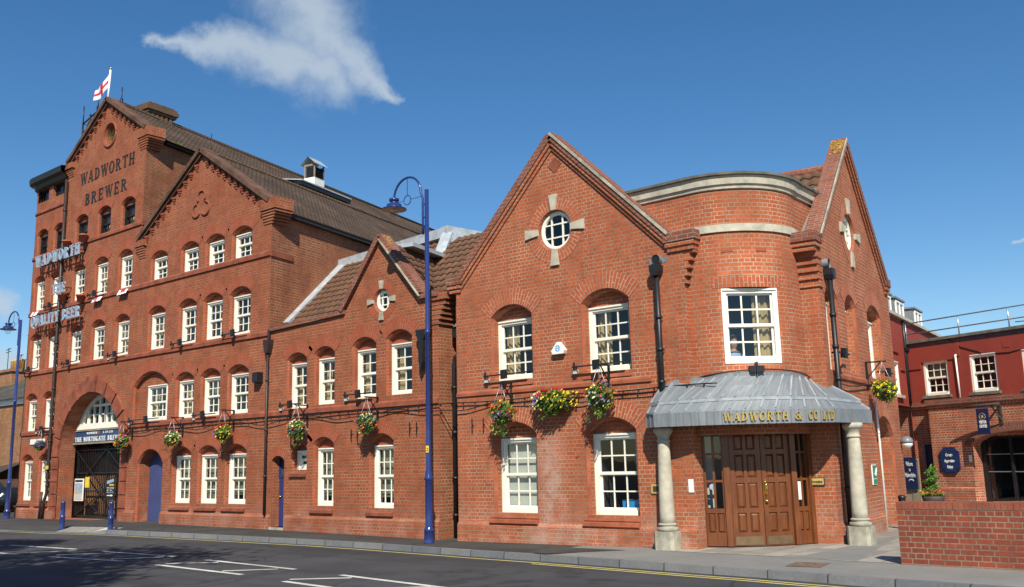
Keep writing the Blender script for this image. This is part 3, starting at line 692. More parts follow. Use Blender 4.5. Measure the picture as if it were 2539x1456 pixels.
# blue door
bd=arch(-27.18,-25.74,gz(-26.5)-.02,2.26,.42,14); holes.append(bd); bdi=arch(-27.14,-25.78,gz(-26.5)-.02,2.22,.40,14); reveal(wall,F,bd,bdi,.42,.05,1)
voussoirs(wall,F,-27.18,-25.74,2.26,.42,.36,1,n=20)
outer=[(-35.3,0),(-20.7,0),(-20.7,8.7),(-24.18,11.0),(-27.58,8.8),(-27.58,12.6),(-30.18,14.3),(-32.86,12.55),(-32.86,12.14),(-35.3,12.14)]
wall.wall(F,outer,holes,0,0)
# rounded left corner and the return behind it
for i in range(6):
    a0=R(270-15*i); a1=R(270-15*(i+1)); c=(-35.3,.4)
    p=[(c[0]+.4*math.cos(a),c[1]+.4*math.sin(a)) for a in (a0,a1)]
    wall.face([(p[1][0],p[1][1],0),(p[0][0],p[0][1],0),(p[0][0],p[0][1],12.14),(p[1][0],p[1][1],12.14)],0,[(-35.3-.4*R(15)*(i+1),0),(-35.3-.4*R(15)*i,0),(-35.3-.4*R(15)*i,12.14),(-35.3-.4*R(15)*(i+1),12.14)],True)
wall.face([(-35.7,14,0),(-35.7,.4,0),(-35.7,.4,12.14),(-35.7,14,12.14)],0)
wall.build('front_wall',[M['brick_brew'],M['arch']],brew)
rooms.build('interior',M['room'],brew)
# right-hand side walls, going back from the gables
sw=MB()
def back(p,t): return Vector(p)+Dv*t
def sidewall(x,z0,z1,L,y0=0):
    p=Vector((x,0,0)); a=back(p,y0); b=back(p,L)
    sw.face([a+Vector((0,0,z0)),b+Vector((0,0,z0)),b+Vector((0,0,z1)),a+Vector((0,0,z1))],0,[(y0,z0),(L,z0),(L,z1),(y0,z1)])
sidewall(-20.7,0,8.72,24); sidewall(-27.58,8.6,12.58,22)
sw.build('side_wall',[M['brick_weather']],brew)
# tympana, oculus plants and trefoil
tr=MB(); pts=[]
for cx,cz,a0,a1 in ((-24.19,9.66,-35,215),(-24.44,9.28,85,335),(-23.95,9.28,-155,95)):
    n=16
    tr.tube([F.p(cx+.205*math.cos(R(a0+(a1-a0)*i/n)),-.01,cz+.205*math.sin(R(a0+(a1-a0)*i/n))) for i in range(n+1)],.042,0,6)
tr.build('trefoil_moulding',M['brick_plain'],brew)
rg=MB(); rg.tube([F.p(-30.03+.43*math.cos(2*math.pi*i/28),-.005,13.08+.43*math.sin(2*math.pi*i/28)) for i in range(29)],.05,0,6); 
for i in range(6): rg.box(F,-30.33,-29.73,.22,.24,12.83+i*.09,12.86+i*.09,0)
rg.build('round_opening_moulding',M['brick_plain'],brew)
pl=MB(); rnd=random.Random(4)
for i in range(60):
    x=-30.0+rnd.gauss(.05,.13); z=12.78+abs(rnd.gauss(0,.16)); a=rnd.uniform(-.6,.6); y=rnd.uniform(-.12,.15); l=rnd.uniform(.12,.3)
    pl.face([F.p(x,y,z),F.p(x+.02,y,z),F.p(x+math.sin(a)*l+.01,y-.05,z+l*math.cos(a))])
tag(pl.build('weed',M['leaf']),'tuft of weeds growing in the round opening of the tallest gable','plant')
# string courses
sc=MB()
for x0,x1,z,h in ((-35.3,-20.7,7.30,.13),(-35.3,-20.7,5.09,.12),(-35.3,-32.55,2.93,.12),(-27.9,-20.7,2.93,.12),(-35.3,-27.58,9.42,.12),(-35.3,-32.9,11.18,.09)):
    sc.cut(); sc.prism(Fr((x0,0,0),90),[(-.045,z+.02),(0,z),(.01,z),(.01,z+h+.05),(0,z+h+.05),(-.045,z+h)],0,-(x1-x0),0)
    if x0<-35.2:
        for i in range(6):
            a0=R(270-15*i); a1=R(270-15*(i+1)); c=(-35.3,.4); q=[]
            for a in (a0,a1): q.append([Vector((c[0]+r*math.cos(a),c[1]+r*math.sin(a),zz)) for r,zz in ((.4,z),(.445,z+.02),(.445,z+h),(.4,z+h+.05))])
            for k in range(3): sc.face([q[0][k],q[1][k],q[1][k+1],q[0][k+1]],0,None,False)
for (x,z) in ((-20.7,7.30),(-27.58,9.42)):
    sc.cut(); sc.box(Fr((x,0,0),103.3),-.02,.9,-.035,0,z,z+.16,0)
sc.each('string_course',M['brick_plain'],brew)
# plinth
pb=MB()
for x0,x1 in ((-35.35,-32.42),(-28.08,-27.2),(-25.72,-20.68)):
    pb.cut(); pb.prism(Fr((x0,0,0),90),[(-.06,-.2),(.0,-.2),(.0,.45),(-.06,.36)],0,-(x1-x0),0)
pb.each('plinth',[M['brick_brew']],brew)
# ground-floor brick sills
sl=MB()
for (a,b,zb,zt,cr,k) in wins:
    sl.cut()
    if k=='g': sl.prism(Fr((a-.12,0,0),90),[(.14,zb),(-.0,zb-.09),(-.065,zb-.12),(-.065,zb-.19),(0,zb-.19)],0,-(b-a+.16),0)
    elif k=='dark': sl.prism(Fr((a,0,0),90),[(.14,zb+.0),(-.01,zb-.05),(0,zb-.1),(.14,zb-.1)],0,-(b-a),0)
sl.each('window_sill',M['brick_plain'],brew)
# rusticated jambs and arch blocks of the gateway
ga=MB()
n=11
for i in range(n):
    a0=math.pi*i/n+.016; a1=math.pi*(i+1)/n-.016
    key=(i==n//2); t=.52 if key else .44; d=-.10 if key else -.06
    P=[(GC+r*math.cos(a),GS+r*math.sin(a)) for r,a in ((2.1,a0),(2.1+t,a0),(2.1+t,(a0+a1)/2),(2.1+t,a1),(2.1,a1),(2.1,(a0+a1)/2))]
    ga.cut(); ga.prism(F,P,d,0,0)
for sx,x0,x1 in ((-1,GX0-.42,GX0),(1,GX1,GX1+.36)):
    for i in range(5):
        z0=.08+i*.41; ga.cut(); ga.box(F,x0,x1,-.055,.02,z0+.016,z0+.394,0)
ga.each('gate_block',M['brick_plain'],brew)
# gable copings and dentil corbels
cp=MB(); co=MB()
def gable(apex,lend,rend):
    for e in (lend,rend):
        cp.cut(); slopebar(cp,F,apex,e,.13,-.16,.22,0,.06,0); slopebar(cp,F,(apex[0],apex[1]-.09),(e[0],e[1]-.09),.085,-.085,.0,0,0,0)
        v=Vector(e)-Vector(apex); L=v.length; v.normalize(); k=int(L/.36)
        for i in range(k):
            c=Vector(apex)+v*(.34+i*.36); z=c.y-.10
            co.cut()
            for (w,h,d) in ((.16,.055,.075),(.115,.06,.055),(.07,.07,.035)):
                z-=h; co.box(F,c.x-w/2,c.x+w/2,-d,0,z-.06,z+h-.06,0)
gable((-30.18,14.34),(-32.86,12.62),(-27.5,12.64)); gable((-24.18,11.06),(-27.62,8.86),(-20.72,8.80))
cp.each('gable_coping',M['coping_dark'],brew); co.each('corbel',M['brick_plain'],brew)
kn=MB()
def kneeler(x,z,sgn,n=5,top=.32,step=.055,hc=.075,dp=.5,base=.0):
    kn.cut()
    for i in range(n):
        e=step*(i+1); x0,x1=(x-.35,x+e) if sgn>0 else (x-e,x+.35)
        kn.box(F,x0,x1,-.02-.02*i,dp,z+hc*i,z+hc*(i+.78),0)
        kn.box(F,x0+(.03 if sgn<0 else 0),x1-(.03 if sgn>0 else 0),-.01,dp,z+hc*(i+.78),z+hc*(i+1),0)
    e=step*n+.03; x0,x1=(x-.4,x+e) if sgn>0 else (x-e,x+.4)
    kn.box(F,x0,x1,-.13,dp,z+hc*n,z+hc*n+top,0)
kneeler(-20.7,8.22,1); kneeler(-27.58,12.02,1); kneeler(-32.86,12.14,-1,n=4,top=.2,step=.05); kneeler(-27.62,8.3,-1,n=5,step=.03,top=.2)
kn.each('kneeler',M['brick_brew'],brew)
# roofs
rf=MB()
def roofpair(apex,l,r,L,y0=.2):
    for e in (l,r):
        a=back((apex[0],0,apex[1]),y0); b=back((e[0],0,e[1]),y0); c=back((e[0],0,e[1]),L); d=back((apex[0],0,apex[1]),L)
        s=(Vector(apex)-Vector(e)).length
        rf.face([b,c,d,a],0,[(y0,0),(L,0),(L,s),(y0,s)])
    rf.tube([back((apex[0],0,apex[1]),y0),back((apex[0],0,apex[1]),L)],.09,0,8)
roofpair((-30.18,14.42),(-33.3,12.4),(-27.30,12.42),24.6); roofpair((-24.18,11.12),(-28.0,8.6),(-20.50,8.60),24.2)
rf.face([(-35.6,.05,12.5),(-33,.05,12.5),(-33,10,12.5),(-35.6,10,12.5)])
rf.build('roof',M['tile'],brew)
gt=MB()
for x,z,y0,L in ((-20.7,8.60,.65,24),(-27.58,12.44,.7,9)):
    f2=Fr((x,0,0),103.3); gt.cut(); gt.box(f2,y0,L,-.17,.0,z-.10,z+.04,0)
gt.each('gutter',M['paint_dark'],brew)
ms=MB()
for i in range(26):
    t=.8+rnd.random()*4; f2=Fr((-27.58,0,0),103.3); w=rnd.uniform(.05,.2); ms.box(f2,t,t+w*2,-.19,-.12+rnd.uniform(0,.1),12.46,12.49+rnd.uniform(.01,.04))
tag(ms.build('moss',M['moss']),'yellow green moss along the high eaves gutter of the brewery','moss')
for n_,(a,b,zb,zt,cr,k) in enumerate(wins):
    if k=='dark': sash(brew,F,a,b,zb,zt,DB,3,(1,1),'black',ft=.06,curtain=('L' if n_%2 else 'L:R'),bars=.018,seed=n_)
    elif k=='s': sash(brew,F,a,b,zb,zt,DB,3,(1,2),'cream',curtain=random.choice((None,'H','L')),meet=.60,seed=n_)
    elif k=='g': sash(brew,F,a,b,zb,zt,DB,3,(2,2),'cream',curtain='N',seed=n_)
    else: sash(brew,F,a,b,zb,zt,DB,3,(2,2),'cream',curtain=random.choice((None,None,'H','H','L','R')),seed=n_)
sash(brew,F,d3[0],d3[1],d3[2],d3[3],DB,3,(2,2),'cream',curtain='L',seed=77)
for a,b,z0,z1 in tops:
    m_=MB(); m_.box(F,a,a+.04,.10,.16,z0,z1); m_.box(F,b-.04,b,.10,.16,z0,z1); m_.box(F,a+.04,b-.04,.101,.16,z0,z0+.04); m_.box(F,a+.04,b-.04,.101,.16,z1-.04,z1)
    for i in (1,2,3): u=a+(b-a)*i/4; m_.box(F,u-.01,u+.01,.11,.15,z0+.04,z1-.04)
    w=m_.build('window',M['black'],brew); g=MB(); g.face([F.p(a,.13,z0),F.p(b,.13,z0),F.p(b,.13,z1),F.p(a,.13,z1)]); g.build('pane',M['glass'],w)
# dark cornice round the tower top
cn=MB()
prof=[(0,12.12),(.10,12.16),(.16,12.30),(.30,12.36),(.33,12.50),(.30,12.58),(0,12.60)]
path=[((-32.9,0),(0,-1)),((-35.3,0),(0,-1))]+[((-35.3+.4*math.cos(R(270-15*i)),.4+.4*math.sin(R(270-15*i))),(math.cos(R(270-15*i)),math.sin(R(270-15*i)))) for i in range(1,7)]+[((-35.7,9),(-1,0))]
rows=[[Vector((p[0]+n[0]*e,p[1]+n[1]*e,z)) for e,z in prof] for p,n in path]
for a,b in zip(rows,rows[1:]):
    for k in range(len(prof)-1): cn.face([b[k],a[k],a[k+1],b[k+1]])
cn.face([r[-1] for r in rows]); cn.build('cornice',M['black'],brew)
# left-hand rainwater pipe with its hopper
dp=MB(); pts=[F.p(-32.86,-.10,z) for z in (12.05,6.0,2.95,.95)]+[F.p(-33.02,-.12,.6),F.p(-33.06,-.12,gz(-33))]
dp.tube(pts,.055,0,8)
for z in (10.9,9.5,7.9,6.1,4.5,2.7,1.2): dp.tube([F.p(-32.86,-.10,z-.03),F.p(-32.86,-.10,z+.03)],.07,0,8)
dp.tube([F.p(-33.3,-.06,.98),F.p(-33.32,-.08,.6),F.p(-33.36,-.08,gz(-33))],.045,0,8)
dp.build('drainpipe',M['pipe'],brew)
dp=MB(); dp.tube([F.p(-20.62,-.09,4.65),F.p(-20.62,-.09,.42)],.033,0,8); dp.prism(F,[(-20.74,4.98),(-20.5,4.98),(-20.5,4.86),(-20.56,4.62),(-20.68,4.62),(-20.74,4.86)],-.16,-.0); dp.box(F,-20.65,-20.59,-.09,-.03,4.98,5.25)
for z in (3.9,2.6,1.4): dp.tube([F.p(-20.62,-.09,z-.03),F.p(-20.62,-.09,z+.03)],.045,0,8)
dp.build('drainpipe',M['pipe'],brew)
# painted lettering on the top gable
lt=MB(); letters(lt,lambda x,d,z: F.p(-31.98+x,-.004+d,11.655+z),'WADWORTH',.42,3.72,.012,0,gap=.22); letters(lt,lambda x,d,z: F.p(-31.55+x,-.004+d,10.83+z),'BREWER',.42,2.86,.012,0,gap=.26)
lt.build('painted_lettering',M['paint_dark'],brew)
# chimney stack behind the top gable
ch=MB(); f2=Fr((-31.78,1.6,0),6)
ch.box(f2,0,1.15,0,1.0,13.0,14.56)
for i in range(6): ch.box(f2,.06+i*.19,.16+i*.19,-.07,0,14.0,14.56)
for i in range(5): ch.box(f2,1.15,1.22,.06+i*.19,.17+i*.19,14.0,14.56)
for i,(e,z0,z1) in enumerate(((.10,14.56,14.66),(.16,14.66,14.80),(.12,14.80,14.90),(.05,14.90,14.97))): ch.box(f2,-e,1.15+e,-e,1.0+e,z0,z1)
ch.build('chimney',brick('sooty_brick',(.20,.11,.065),(.13,.075,.05),(.14,.11,.08),dark=.4,soot=.6),brew)
# ventilator riding on the roof
vt=thing('roof_ventilator','white sheeted roof ventilator with slatted sides on the brewery roof','ventilator',back((-25.6,0,11.6),5.2))
def on(t,u,z): return back((u,0,z),t)
fv=Fr((-26.2,0,0),103.3)   # u along the ridge, d towards the left
q=lambda u,d,z: fv.p(u,d,z)
vb=MB(); vb.box(fv,6.75,9.6,.12,1.6,11.6,12.27); vb.build('base_upstand',M['brick_weather'],vt)
vb=MB(); vb.face([q(6.6,.0,12.45),q(9.8,.0,12.45),q(9.8,1.4,12.70),q(6.6,1.4,12.70)])
for a,b in (((6.6,0,12.45),(9.8,0,12.45)),((6.6,1.4,12.70),(6.6,0,12.45)),((9.8,0,12.45),(9.8,1.4,12.70))): vb.face([q(*a),q(*b),q(b[0],b[1],b[2]-.05),q(a[0],a[1],a[2]-.05)])
vb.build('sheet_roof',M['lead_white'],vt)
vb=MB(); vb.box(fv,6.62,9.78,.03,1.4,12.24,12.40); vb.build('fascia',M['black'],vt)
vb=MB(); vb.box(fv,7.36,7.97,.0,.52,12.42,12.74); vb.build('skirt',M['white'],vt)
vb=MB()
for uu in (7.385,7.945):
    for dd in (.025,.495): vb.cut(); vb.box(fv,uu-.025,uu+.025,dd-.025,dd+.025,12.74,13.30)
vb.cut(); vb.box(fv,7.365,7.40,.02,.50,13.22,13.29); vb.each('corner_post',M['wood_grey'],vt)
vb=MB()
for i in range(8):
    z=12.72+i*.058; vb.face([q(7.40,-.005,z),q(7.93,-.005,z),q(7.93,.03,z+.05),q(7.40,.03,z+.05)])
for i in range(8):
    z=12.74+i*.066; vb.face([q(7.96,.03,z),q(7.96,.49,z),q(7.93,.49,z+.05),q(7.93,.03,z+.05)])
vb.box(fv,7.42,7.91,.06,.46,12.74,13.18); vb.build('louvre',M['black'],vt)
vb=MB()
vb.face([q(7.25,-.09,13.27),q(8.10,-.09,13.27),q(8.10,.26,13.58),q(7.25,.26,13.58)]); vb.face([q(7.25,.61,13.27),q(8.10,.61,13.27),q(8.10,.26,13.58),q(7.25,.26,13.58)])
vb.face([q(7.25,-.09,13.25),q(8.10,-.09,13.25),q(8.10,.26,13.555),q(7.25,.26,13.555)]); vb.face([q(7.25,.61,13.25),q(8.10,.61,13.25),q(8.10,.26,13.555),q(7.25,.26,13.555)])
vb.build('gablet_roof',M['lead_white'],vt)
# iron frame and aerials on the far roof slope
af=MB()
P=lambda x,y,z:(x,y,z)
for x in (-33.25,-32.7,-32.2):
    af.tube([P(x,.55,12.7),P(x,.55,14.5+(x+33.25)*.35)],.034,0,5)
    af.tube([P(x,1.5,12.7),P(x,1.5,14.5+(x+33.25)*.35)],.022,0,5)
for z in (13.75,14.1,14.45): af.tube([P(-33.25,.55,z),P(-32.1,.55,z+.25)],.03,0,5); af.tube([P(-33.25,1.5,z),P(-32.1,1.5,z+.25)],.03,0,5); af.tube([P(-33.25,.55,z),P(-33.25,1.5,z)],.02,0,5)
af.tube([P(-33.25,.55,13.75),P(-32.7,.55,14.6)],.024,0,5); af.tube([P(-32.7,.55,13.85),P(-32.1,.55,14.8)],.024,0,5)
af.tube([P(-33.25,.55,14.4),P(-33.25,.55,15.15)],.022,0,5); af.tube([P(-32.15,.55,14.7),P(-32.15,.55,15.3)],.022,0,5)
tag(af.build('roof_ladder_frame',M['black']),'black iron guard frame with rod aerials beside the tallest gable','guard frame')
ae=MB(); ae.tube([back((-30.2,0,14.4),.5),back((-30.2,0,15.05),.5)],.02,0,5); ae.tube([back((-30.2,0,14.4),.5),back((-30.2,0,14.62),.5)],.05,0,6)
for t in (11.2,): ae.tube([back((-30.2,0,14.4),t),back((-30.2,0,14.8),t)],.03,0,5); ae.bar(back((-30.35,0,14.65),t),back((-30.0,0,14.7),t),.05)
ae.tube([back((-24.18,0,11.0),.3),back((-24.18,0,11.75),.3)],.012,0,5)
ae.build('finial_rod',M['black'],brew)
# flagpole and flag
fp=thing('flagpole','white flagpole flying a flag on the tip of the tallest gable','flagpole',(-30.4,.05,14.2))
m_=MB(); m_.tube([(-30.46,.05,14.2),(-30.37,.05,15.58)],.035,0,10); m_.build('pole',M['pole_white'],fp); m_=MB(); m_.lathe((-30.365,.05,15.58),[(0.001,0),(.05,.03),(.05,.06),(.001,.09)],0,10); m_.build('finial',M['brass'],fp)
fl=MB(); nu,nv=22,16
def fpt(i,j):
    s=i/nu; t=j/nv
    return Vector((-30.42-1.02*s+.05*t*(1-s), .05+.035*math.sin(s*9+t*2.2)*s**.5, 15.42-.50*t-.34*s+.10*s*t+.05*math.sin(s*6+1)))
for i in range(nu):
    for j in range(nv):
        s=(i+.5)/nu; t=(j+.5)/nv; red=abs(s-.5)<.075 or abs(t-.5)<.105
        fl.face([fpt(i,j),fpt(i+1,j),fpt(i+1,j+1),fpt(i,j+1)],1 if red else 0,None,True)
tag(fl.build('flag',[M['cloth'],M['red']]),'white flag with a red cross blowing from the rooftop pole','flag')
# blue enamelled letters on brackets
sgn=thing('letter_sign','pale blue raised letters on rails across the upper left brewery windows','sign',(-33,-.2,6.8))
for s,x0,x1,z0,h in (('WADWORTH',-34.5,-31.15,9.0,.40),('THE',-33.02,-32.05,7.80,.36),('QUALITY',-34.52,-32.42,6.80,.38),('BEER',-32.12,-30.9,6.80,.38)):
    k=(x1-x0)/text_width(s,.24); x=x0
    for c_ in s:
        m_=MB(); w=glyph(c_)[1]; letters(m_,lambda xx,d,z: F.p(x+xx,-.26+d,z0+z),c_,h,w*k,.05); 
        m_.bar(F.p(x+w*k*.5,-.26,z0+h*.5),F.p(x+w*k*.5,0,z0+h*.5),.025,m=1)
        m_.build('letter',[M['skyblue'],M['black']],sgn); x+=(w+.24)*k
m_=MB()
for x0,x1,z in ((-34.5,-31.15,9.06),(-34.5,-31.15,9.36),(-33.0,-32.05,7.9),(-34.5,-30.9,6.9)): m_.bar(F.p(x0,-.2,z),F.p(x1,-.2,z),.03)
m_.build('rail',M['black'],sgn)
# fanlight, sign board, iron gates
D_=.52
fa=MB(); fg=MB(); ZB=3.10
def ax(z): return math.sqrt(max(0,2.1**2-(z-GS)**2))
n=24
for i in range(n):
    t0=math.asin((ZB-GS)/2.1); a=t0+(math.pi-2*t0)*i/n; b=t0+(math.pi-2*t0)*(i+1)/n
    fa.prism(F,[(GC+r*math.cos(q),GS+r*math.sin(q)) for r,q in ((2.1,a),(1.96,a),(1.96,b),(2.1,b))],D_-.05,D_+.06)
fa.box(F,GC-ax(ZB),GC+ax(ZB),D_-.08,D_+.07,ZB-.06,ZB+.13)
for x,w in ((-1.2,.10),(-.42,.10),(.42,.10),(1.2,.10),(-1.5,.04),(-.82,.04),(0,.04),(.82,.04),(1.5,.04),(-.0,.12)):
    zt=GS+math.sqrt(1.98**2-x*x) if abs(x)<1.95 else ZB
    fa.box(F,GC+x-w/2,GC+x+w/2,D_-.03+abs(x)*.002,D_+.045,ZB+.13,zt)
fa.box(F,GC-1.62,GC+1.62,D_-.025,D_+.04,3.50,3.54); fa.box(F,GC-.85,GC+.85,D_-.04,D_+.04,3.78,3.86)
w=fa.build('fanlight_window',M['cream'],brew)
fg.face([F.p(u,D_+.03,z) for u,z in [(GC+ax(ZB),ZB),]+[(GC+2.08*math.cos(q),GS+2.08*math.sin(q)) for q in [math.asin((ZB-GS)/2.1)+(math.pi-2*math.asin((ZB-GS)/2.1))*i/20 for i in range(21)]]]); fg.build('pane',M['glass'],w)
r2=MB(); roombox(r2,F,GC-1.8,GC+1.8,3.0,4.3,.7,.8); r2.build('interior',M['room'],brew)
bs=thing('brewery_signboard','wide dark blue signboard with white capitals inside the brewery gateway arch','sign',(GC,.5,2.6))
m_=MB(); m_.box(F,GX0+.02,GX1-.02,D_-.06,D_+.02,2.56,3.02); m_.build('board',M['signblue'],bs)
m_=MB(); m_.box(F,GX0+.015,GX1-.015,D_-.09,D_-.061,2.545,2.60); m_.box(F,GX0+.015,GX1-.015,D_-.09,D_-.061,2.985,3.03); m_.build('moulding',M['wood_grey'],bs)
m_=MB(); letters(m_,lambda x,d,z: F.p(-32.20+x,D_-.066+d,2.635+z),'THE NORTHGATE BREWERY',.155,3.42,.008); letters(m_,lambda x,d,z: F.p(-31.40+x,D_-.066+d,2.875+z),'WADWORTH',.068,.72,.006,gap=.1); letters(m_,lambda x,d,z: F.p(-30.28+x,D_-.066+d,2.875+z),'& CO LTD',.068,.64,.006)
m_.build('lettering',M['white'],bs)
m_=MB(); m_.lathe((0,0,0),[(.075,0)],0,12) if False else m_.prism(F,circle(-30.57,2.90,.07,10),D_-.07,D_-.062); m_.build('crest',M['brick_plain'],bs)
gt=thing('iron_gate','pair of tall black iron bar gates closing the brewery gateway','gate',(GC,.62,.1))
for s_,x0,x1 in ((0,GX0+.03,GC-.015),(1,GC+.015,GX1-.03)):
    m_=MB(); zg=gz(-30)+.05; n=17
    for i in range(n+1):
        x=x0+(x1-x0)*i/n; m_.bar(F.p(x,.66,zg),F.p(x,.66,2.44),.022 if 0<i<n else .05)
    for z in (zg+.02,.98,1.58,2.35): m_.bar(F.p(x0,.63,z),F.p(x1,.63,z),.03,.045)
    m_.bar(F.p(x0,.60,.98) ,F.p(x1,.60,zg),.03); m_.bar(F.p(x0,.60,zg),F.p(x1,.60,.98),.03)
    if s_==0: m_.bar(F.p(x0,.60,1.0),F.p(x1,.60,2.35),.03); m_.bar(F.p(x0,.59,2.35),F.p(x1,.59,1.0),.03)
    else: m_.bar(F.p(x0,.60,2.35),F.p(x1,.60,1.0),.03); m_.bar(F.p(x0,.59,1.0),F.p(x1,.59,2.35),.03)
    m_.build('gate_leaf',M['black'],gt)
yd=MB(); yd.box(F,GX0-1.4,GX1+.6,1.30,1.45,0,3.05); yd.box(F,GX0-.9,GX0-.75,.6,1.3,0,3.0)
yd.build('passage_wall',M['brick_old'],brew)
st=MB(); st.prism(F,[(GX0-.6,2.75),(GX0-.6,2.62),(GX1-.2,.95),(GX1-.2,2.75)],1.12,1.2); st.bar(F.p(GX0+.4,1.05,2.78),F.p(GX1-.3,1.05,1.62),.06,.13,1)
st.build('shade_panel_and_beam',[M['black'],M['barrel']],brew)  # sloping black panel added to make the passage's diagonal shade; bar is a beam
yp=MB(); rnd=random.Random(8)
for i in range(120):
    x=-29.3+rnd.random()*1.2; z=.15+rnd.random()*.45; y=.8+rnd.random()*.4; s_=rnd.uniform(.03,.07)
    d=Vector((rnd.gauss(0,1),rnd.gauss(0,1),rnd.gauss(0,1))).normalized(); e=d.orthogonal().normalized(); c=F.p(x,y,z)
    yp.face([c+d*s_,c+e*s_,c-d*s_,c-e*s_],1 if rnd.random()<.14 else 0)
yp.build('shrub',[M['leaf'],M['fl_red']],None); tag(bpy.data.objects['shrub'],'low red flowered plants growing inside the barred gateway','plant')
# notices on the gate
nb=thing('poster_board','tall pale poster in a frame fixed to the left gate','poster',(-31.3,.55,1.0))
m_=MB(); m_.box(F,-32.20,-31.60,.53,.56,.66,1.40); m_.build('frame',M['cream'],nb)
m_=MB(); m_.box(F,-32.16,-31.64,.522,.529,.70,.90); m_.build('picture',M['grey_plastic'],nb); m_=MB(); m_.box(F,-32.16,-31.64,.522,.529,.90,1.25); m_.build('sheet',M['skyblue'],nb); m_=MB(); m_.box(F,-32.16,-31.64,.522,.529,1.29,1.36); m_.build('heading',M['navy'],nb)
m_=MB(); m_.box(F,-32.12,-31.90,.515,.521,.91,1.0); m_.build('orange_patch',M['orange'],nb)
m_=MB(); m_.box(F,-31.62,-31.36,.60,.62,1.10,1.45); tag(m_.build('notice',M['yellow']),'yellow notice half hidden behind the pale gate poster','notice')
class FS(Fr):      # the board's own measure, from its drawing to its size
    def p(s,u,d,z): return Fr.p(s,-29.75+(u+29.01)*1.25,d,.72+(z-.75)*.70)
F2=FS((0,0,0),0)
nb=thing('opening_board','black board saying OPEN with a white arrow hung on the right gate','sign',(-28.9,.55,1.0))
m_=MB(); m_.box(F2,-29.22,-28.80,.53,.56,.75,1.72); m_.build('board',M['black'],nb)
m_=MB(); m_.prism(F2,[(-29.2,1.45),(-28.85,1.56),(-28.85,1.70),(-29.2,1.60)],.522,.529); m_.build('blue_banner',M['skyblue'],nb)
small_text('OPEN',F2,-28.95,.525,1.37,.09,'yellow',nb,width=.24,bold=True); small_text('MON - FRI 10-30',F2,-29.01,.525,1.25,.055,'white',nb,width=.36); small_text('SAT 10-4',F2,-29.05,.525,1.15,.055,'white',nb,width=.28); small_text('FREE ENTRY',F2,-29.01,.525,1.04,.075,'skyblue',nb,width=.36)
m_=MB(); m_.prism(F2,[(-29.17,.915),(-28.97,.915),(-28.97,.955),(-29.17,.955)],.522,.529); m_.prism(F2,[(-28.97,.885),(-28.86,.935),(-28.97,.985)],.521,.528); m_.build('arrow',M['white'],nb)
# blue door
bdr=MB(); zt=gz(-26.5)+.0
bdr.prism(F,arch(-27.13,-25.79,zt+.0,2.21,.39,14),.38,.44); bdr.box(F,-27.12,-25.8,.365,.379,zt,.55); d_=bdr.build('door',M['blue_door'],brew)
# street name plate and yellow notice
np_=thing('street_nameplate','small white street nameplate beneath the first floor windows','sign',(-34,-.02,2.7))
m_=MB(); m_.box(F,-34.54,-33.46,-.03,0,2.62,2.80); m_.build('plate',M['white'],np_)
m_=MB(); m_.box(F,-32.86,-32.70,-.2,-.17,1.74,1.86); tag(m_.build('notice_plate',M['yellow']),'tiny yellow plate clipped to the brewery drainpipe','notice')
m_=MB(); m_.box(F,-21.12,-20.92,-.18,0,3.86,4.14); m_.box(F,-21.14,-20.90,-.2,-.19,3.88,4.12) ; tag(m_.build('wall_speaker',M['black']),'black box loudspeaker on brewery wall right of the windows','loudspeaker')
# ---------------------------------------------------------------- the low linking block
lowb=thing('linking_building','low red brick block with a small gable between brewery and office','building',(-17.5,0,0))
LX0,LX1=-20.68,-14.42
wl=MB(); hl=[]; rl=MB()
lw=[(-19.85,-19.12,3.10,4.27,4.50,2,'w','L'),(-18.75,-18.03,3.14,4.31,4.56,2,'w','L'),(-17.28,-16.52,3.20,4.39,4.64,2,'w','L'),(-16.08,-15.31,3.22,4.43,4.70,2,'w','L'),(-18.74,-18.03,.67,2.07,2.30,3,'g','N'),(-16.67,-15.92,.64,2.08,2.31,3,'g','N'),(-19.58,-19.07,1.55,2.03,2.18,1,'t',None)]
for i,(a,b,zb,zt,cr,c,k,cu) in enumerate(lw):
    ri=.19*(b-a)+.02; o=arch(a-.045,b+.045,zb,cr+.045,ri+.015); i_=arch(a,b,zb,cr,ri); hl.append(o); reveal(wl,F,o,i_,.19,.05,1)
    voussoirs(wl,F,a-.045,b+.045,cr+.045,ri+.015,.30,1,n=12); wl.wall(F,arch(a,b,zt,cr,ri),[],.17,1,(0,.03)); roombox(rl,F,a+.02,b-.02,zb+.03,zt-.02,.31)
    if k=='t':
        sash(lowb,F,a,b,zb,zt,.17,1,(1,1),'cream',ft=.09,seed=i)
    else: sash(lowb,F,a,b,zb,zt,.17,c,(2,2),'cream',ft=.07,curtain=cu,seed=i+100)
# side door
dd=arch(-20.45,-19.93,gz(-20)+.06,1.92,.12); hl.append(dd); reveal(wl,F,dd,dd,.3,.02,1); voussoirs(wl,F,-20.45,-19.93,1.92,.12,.24,1,n=9)
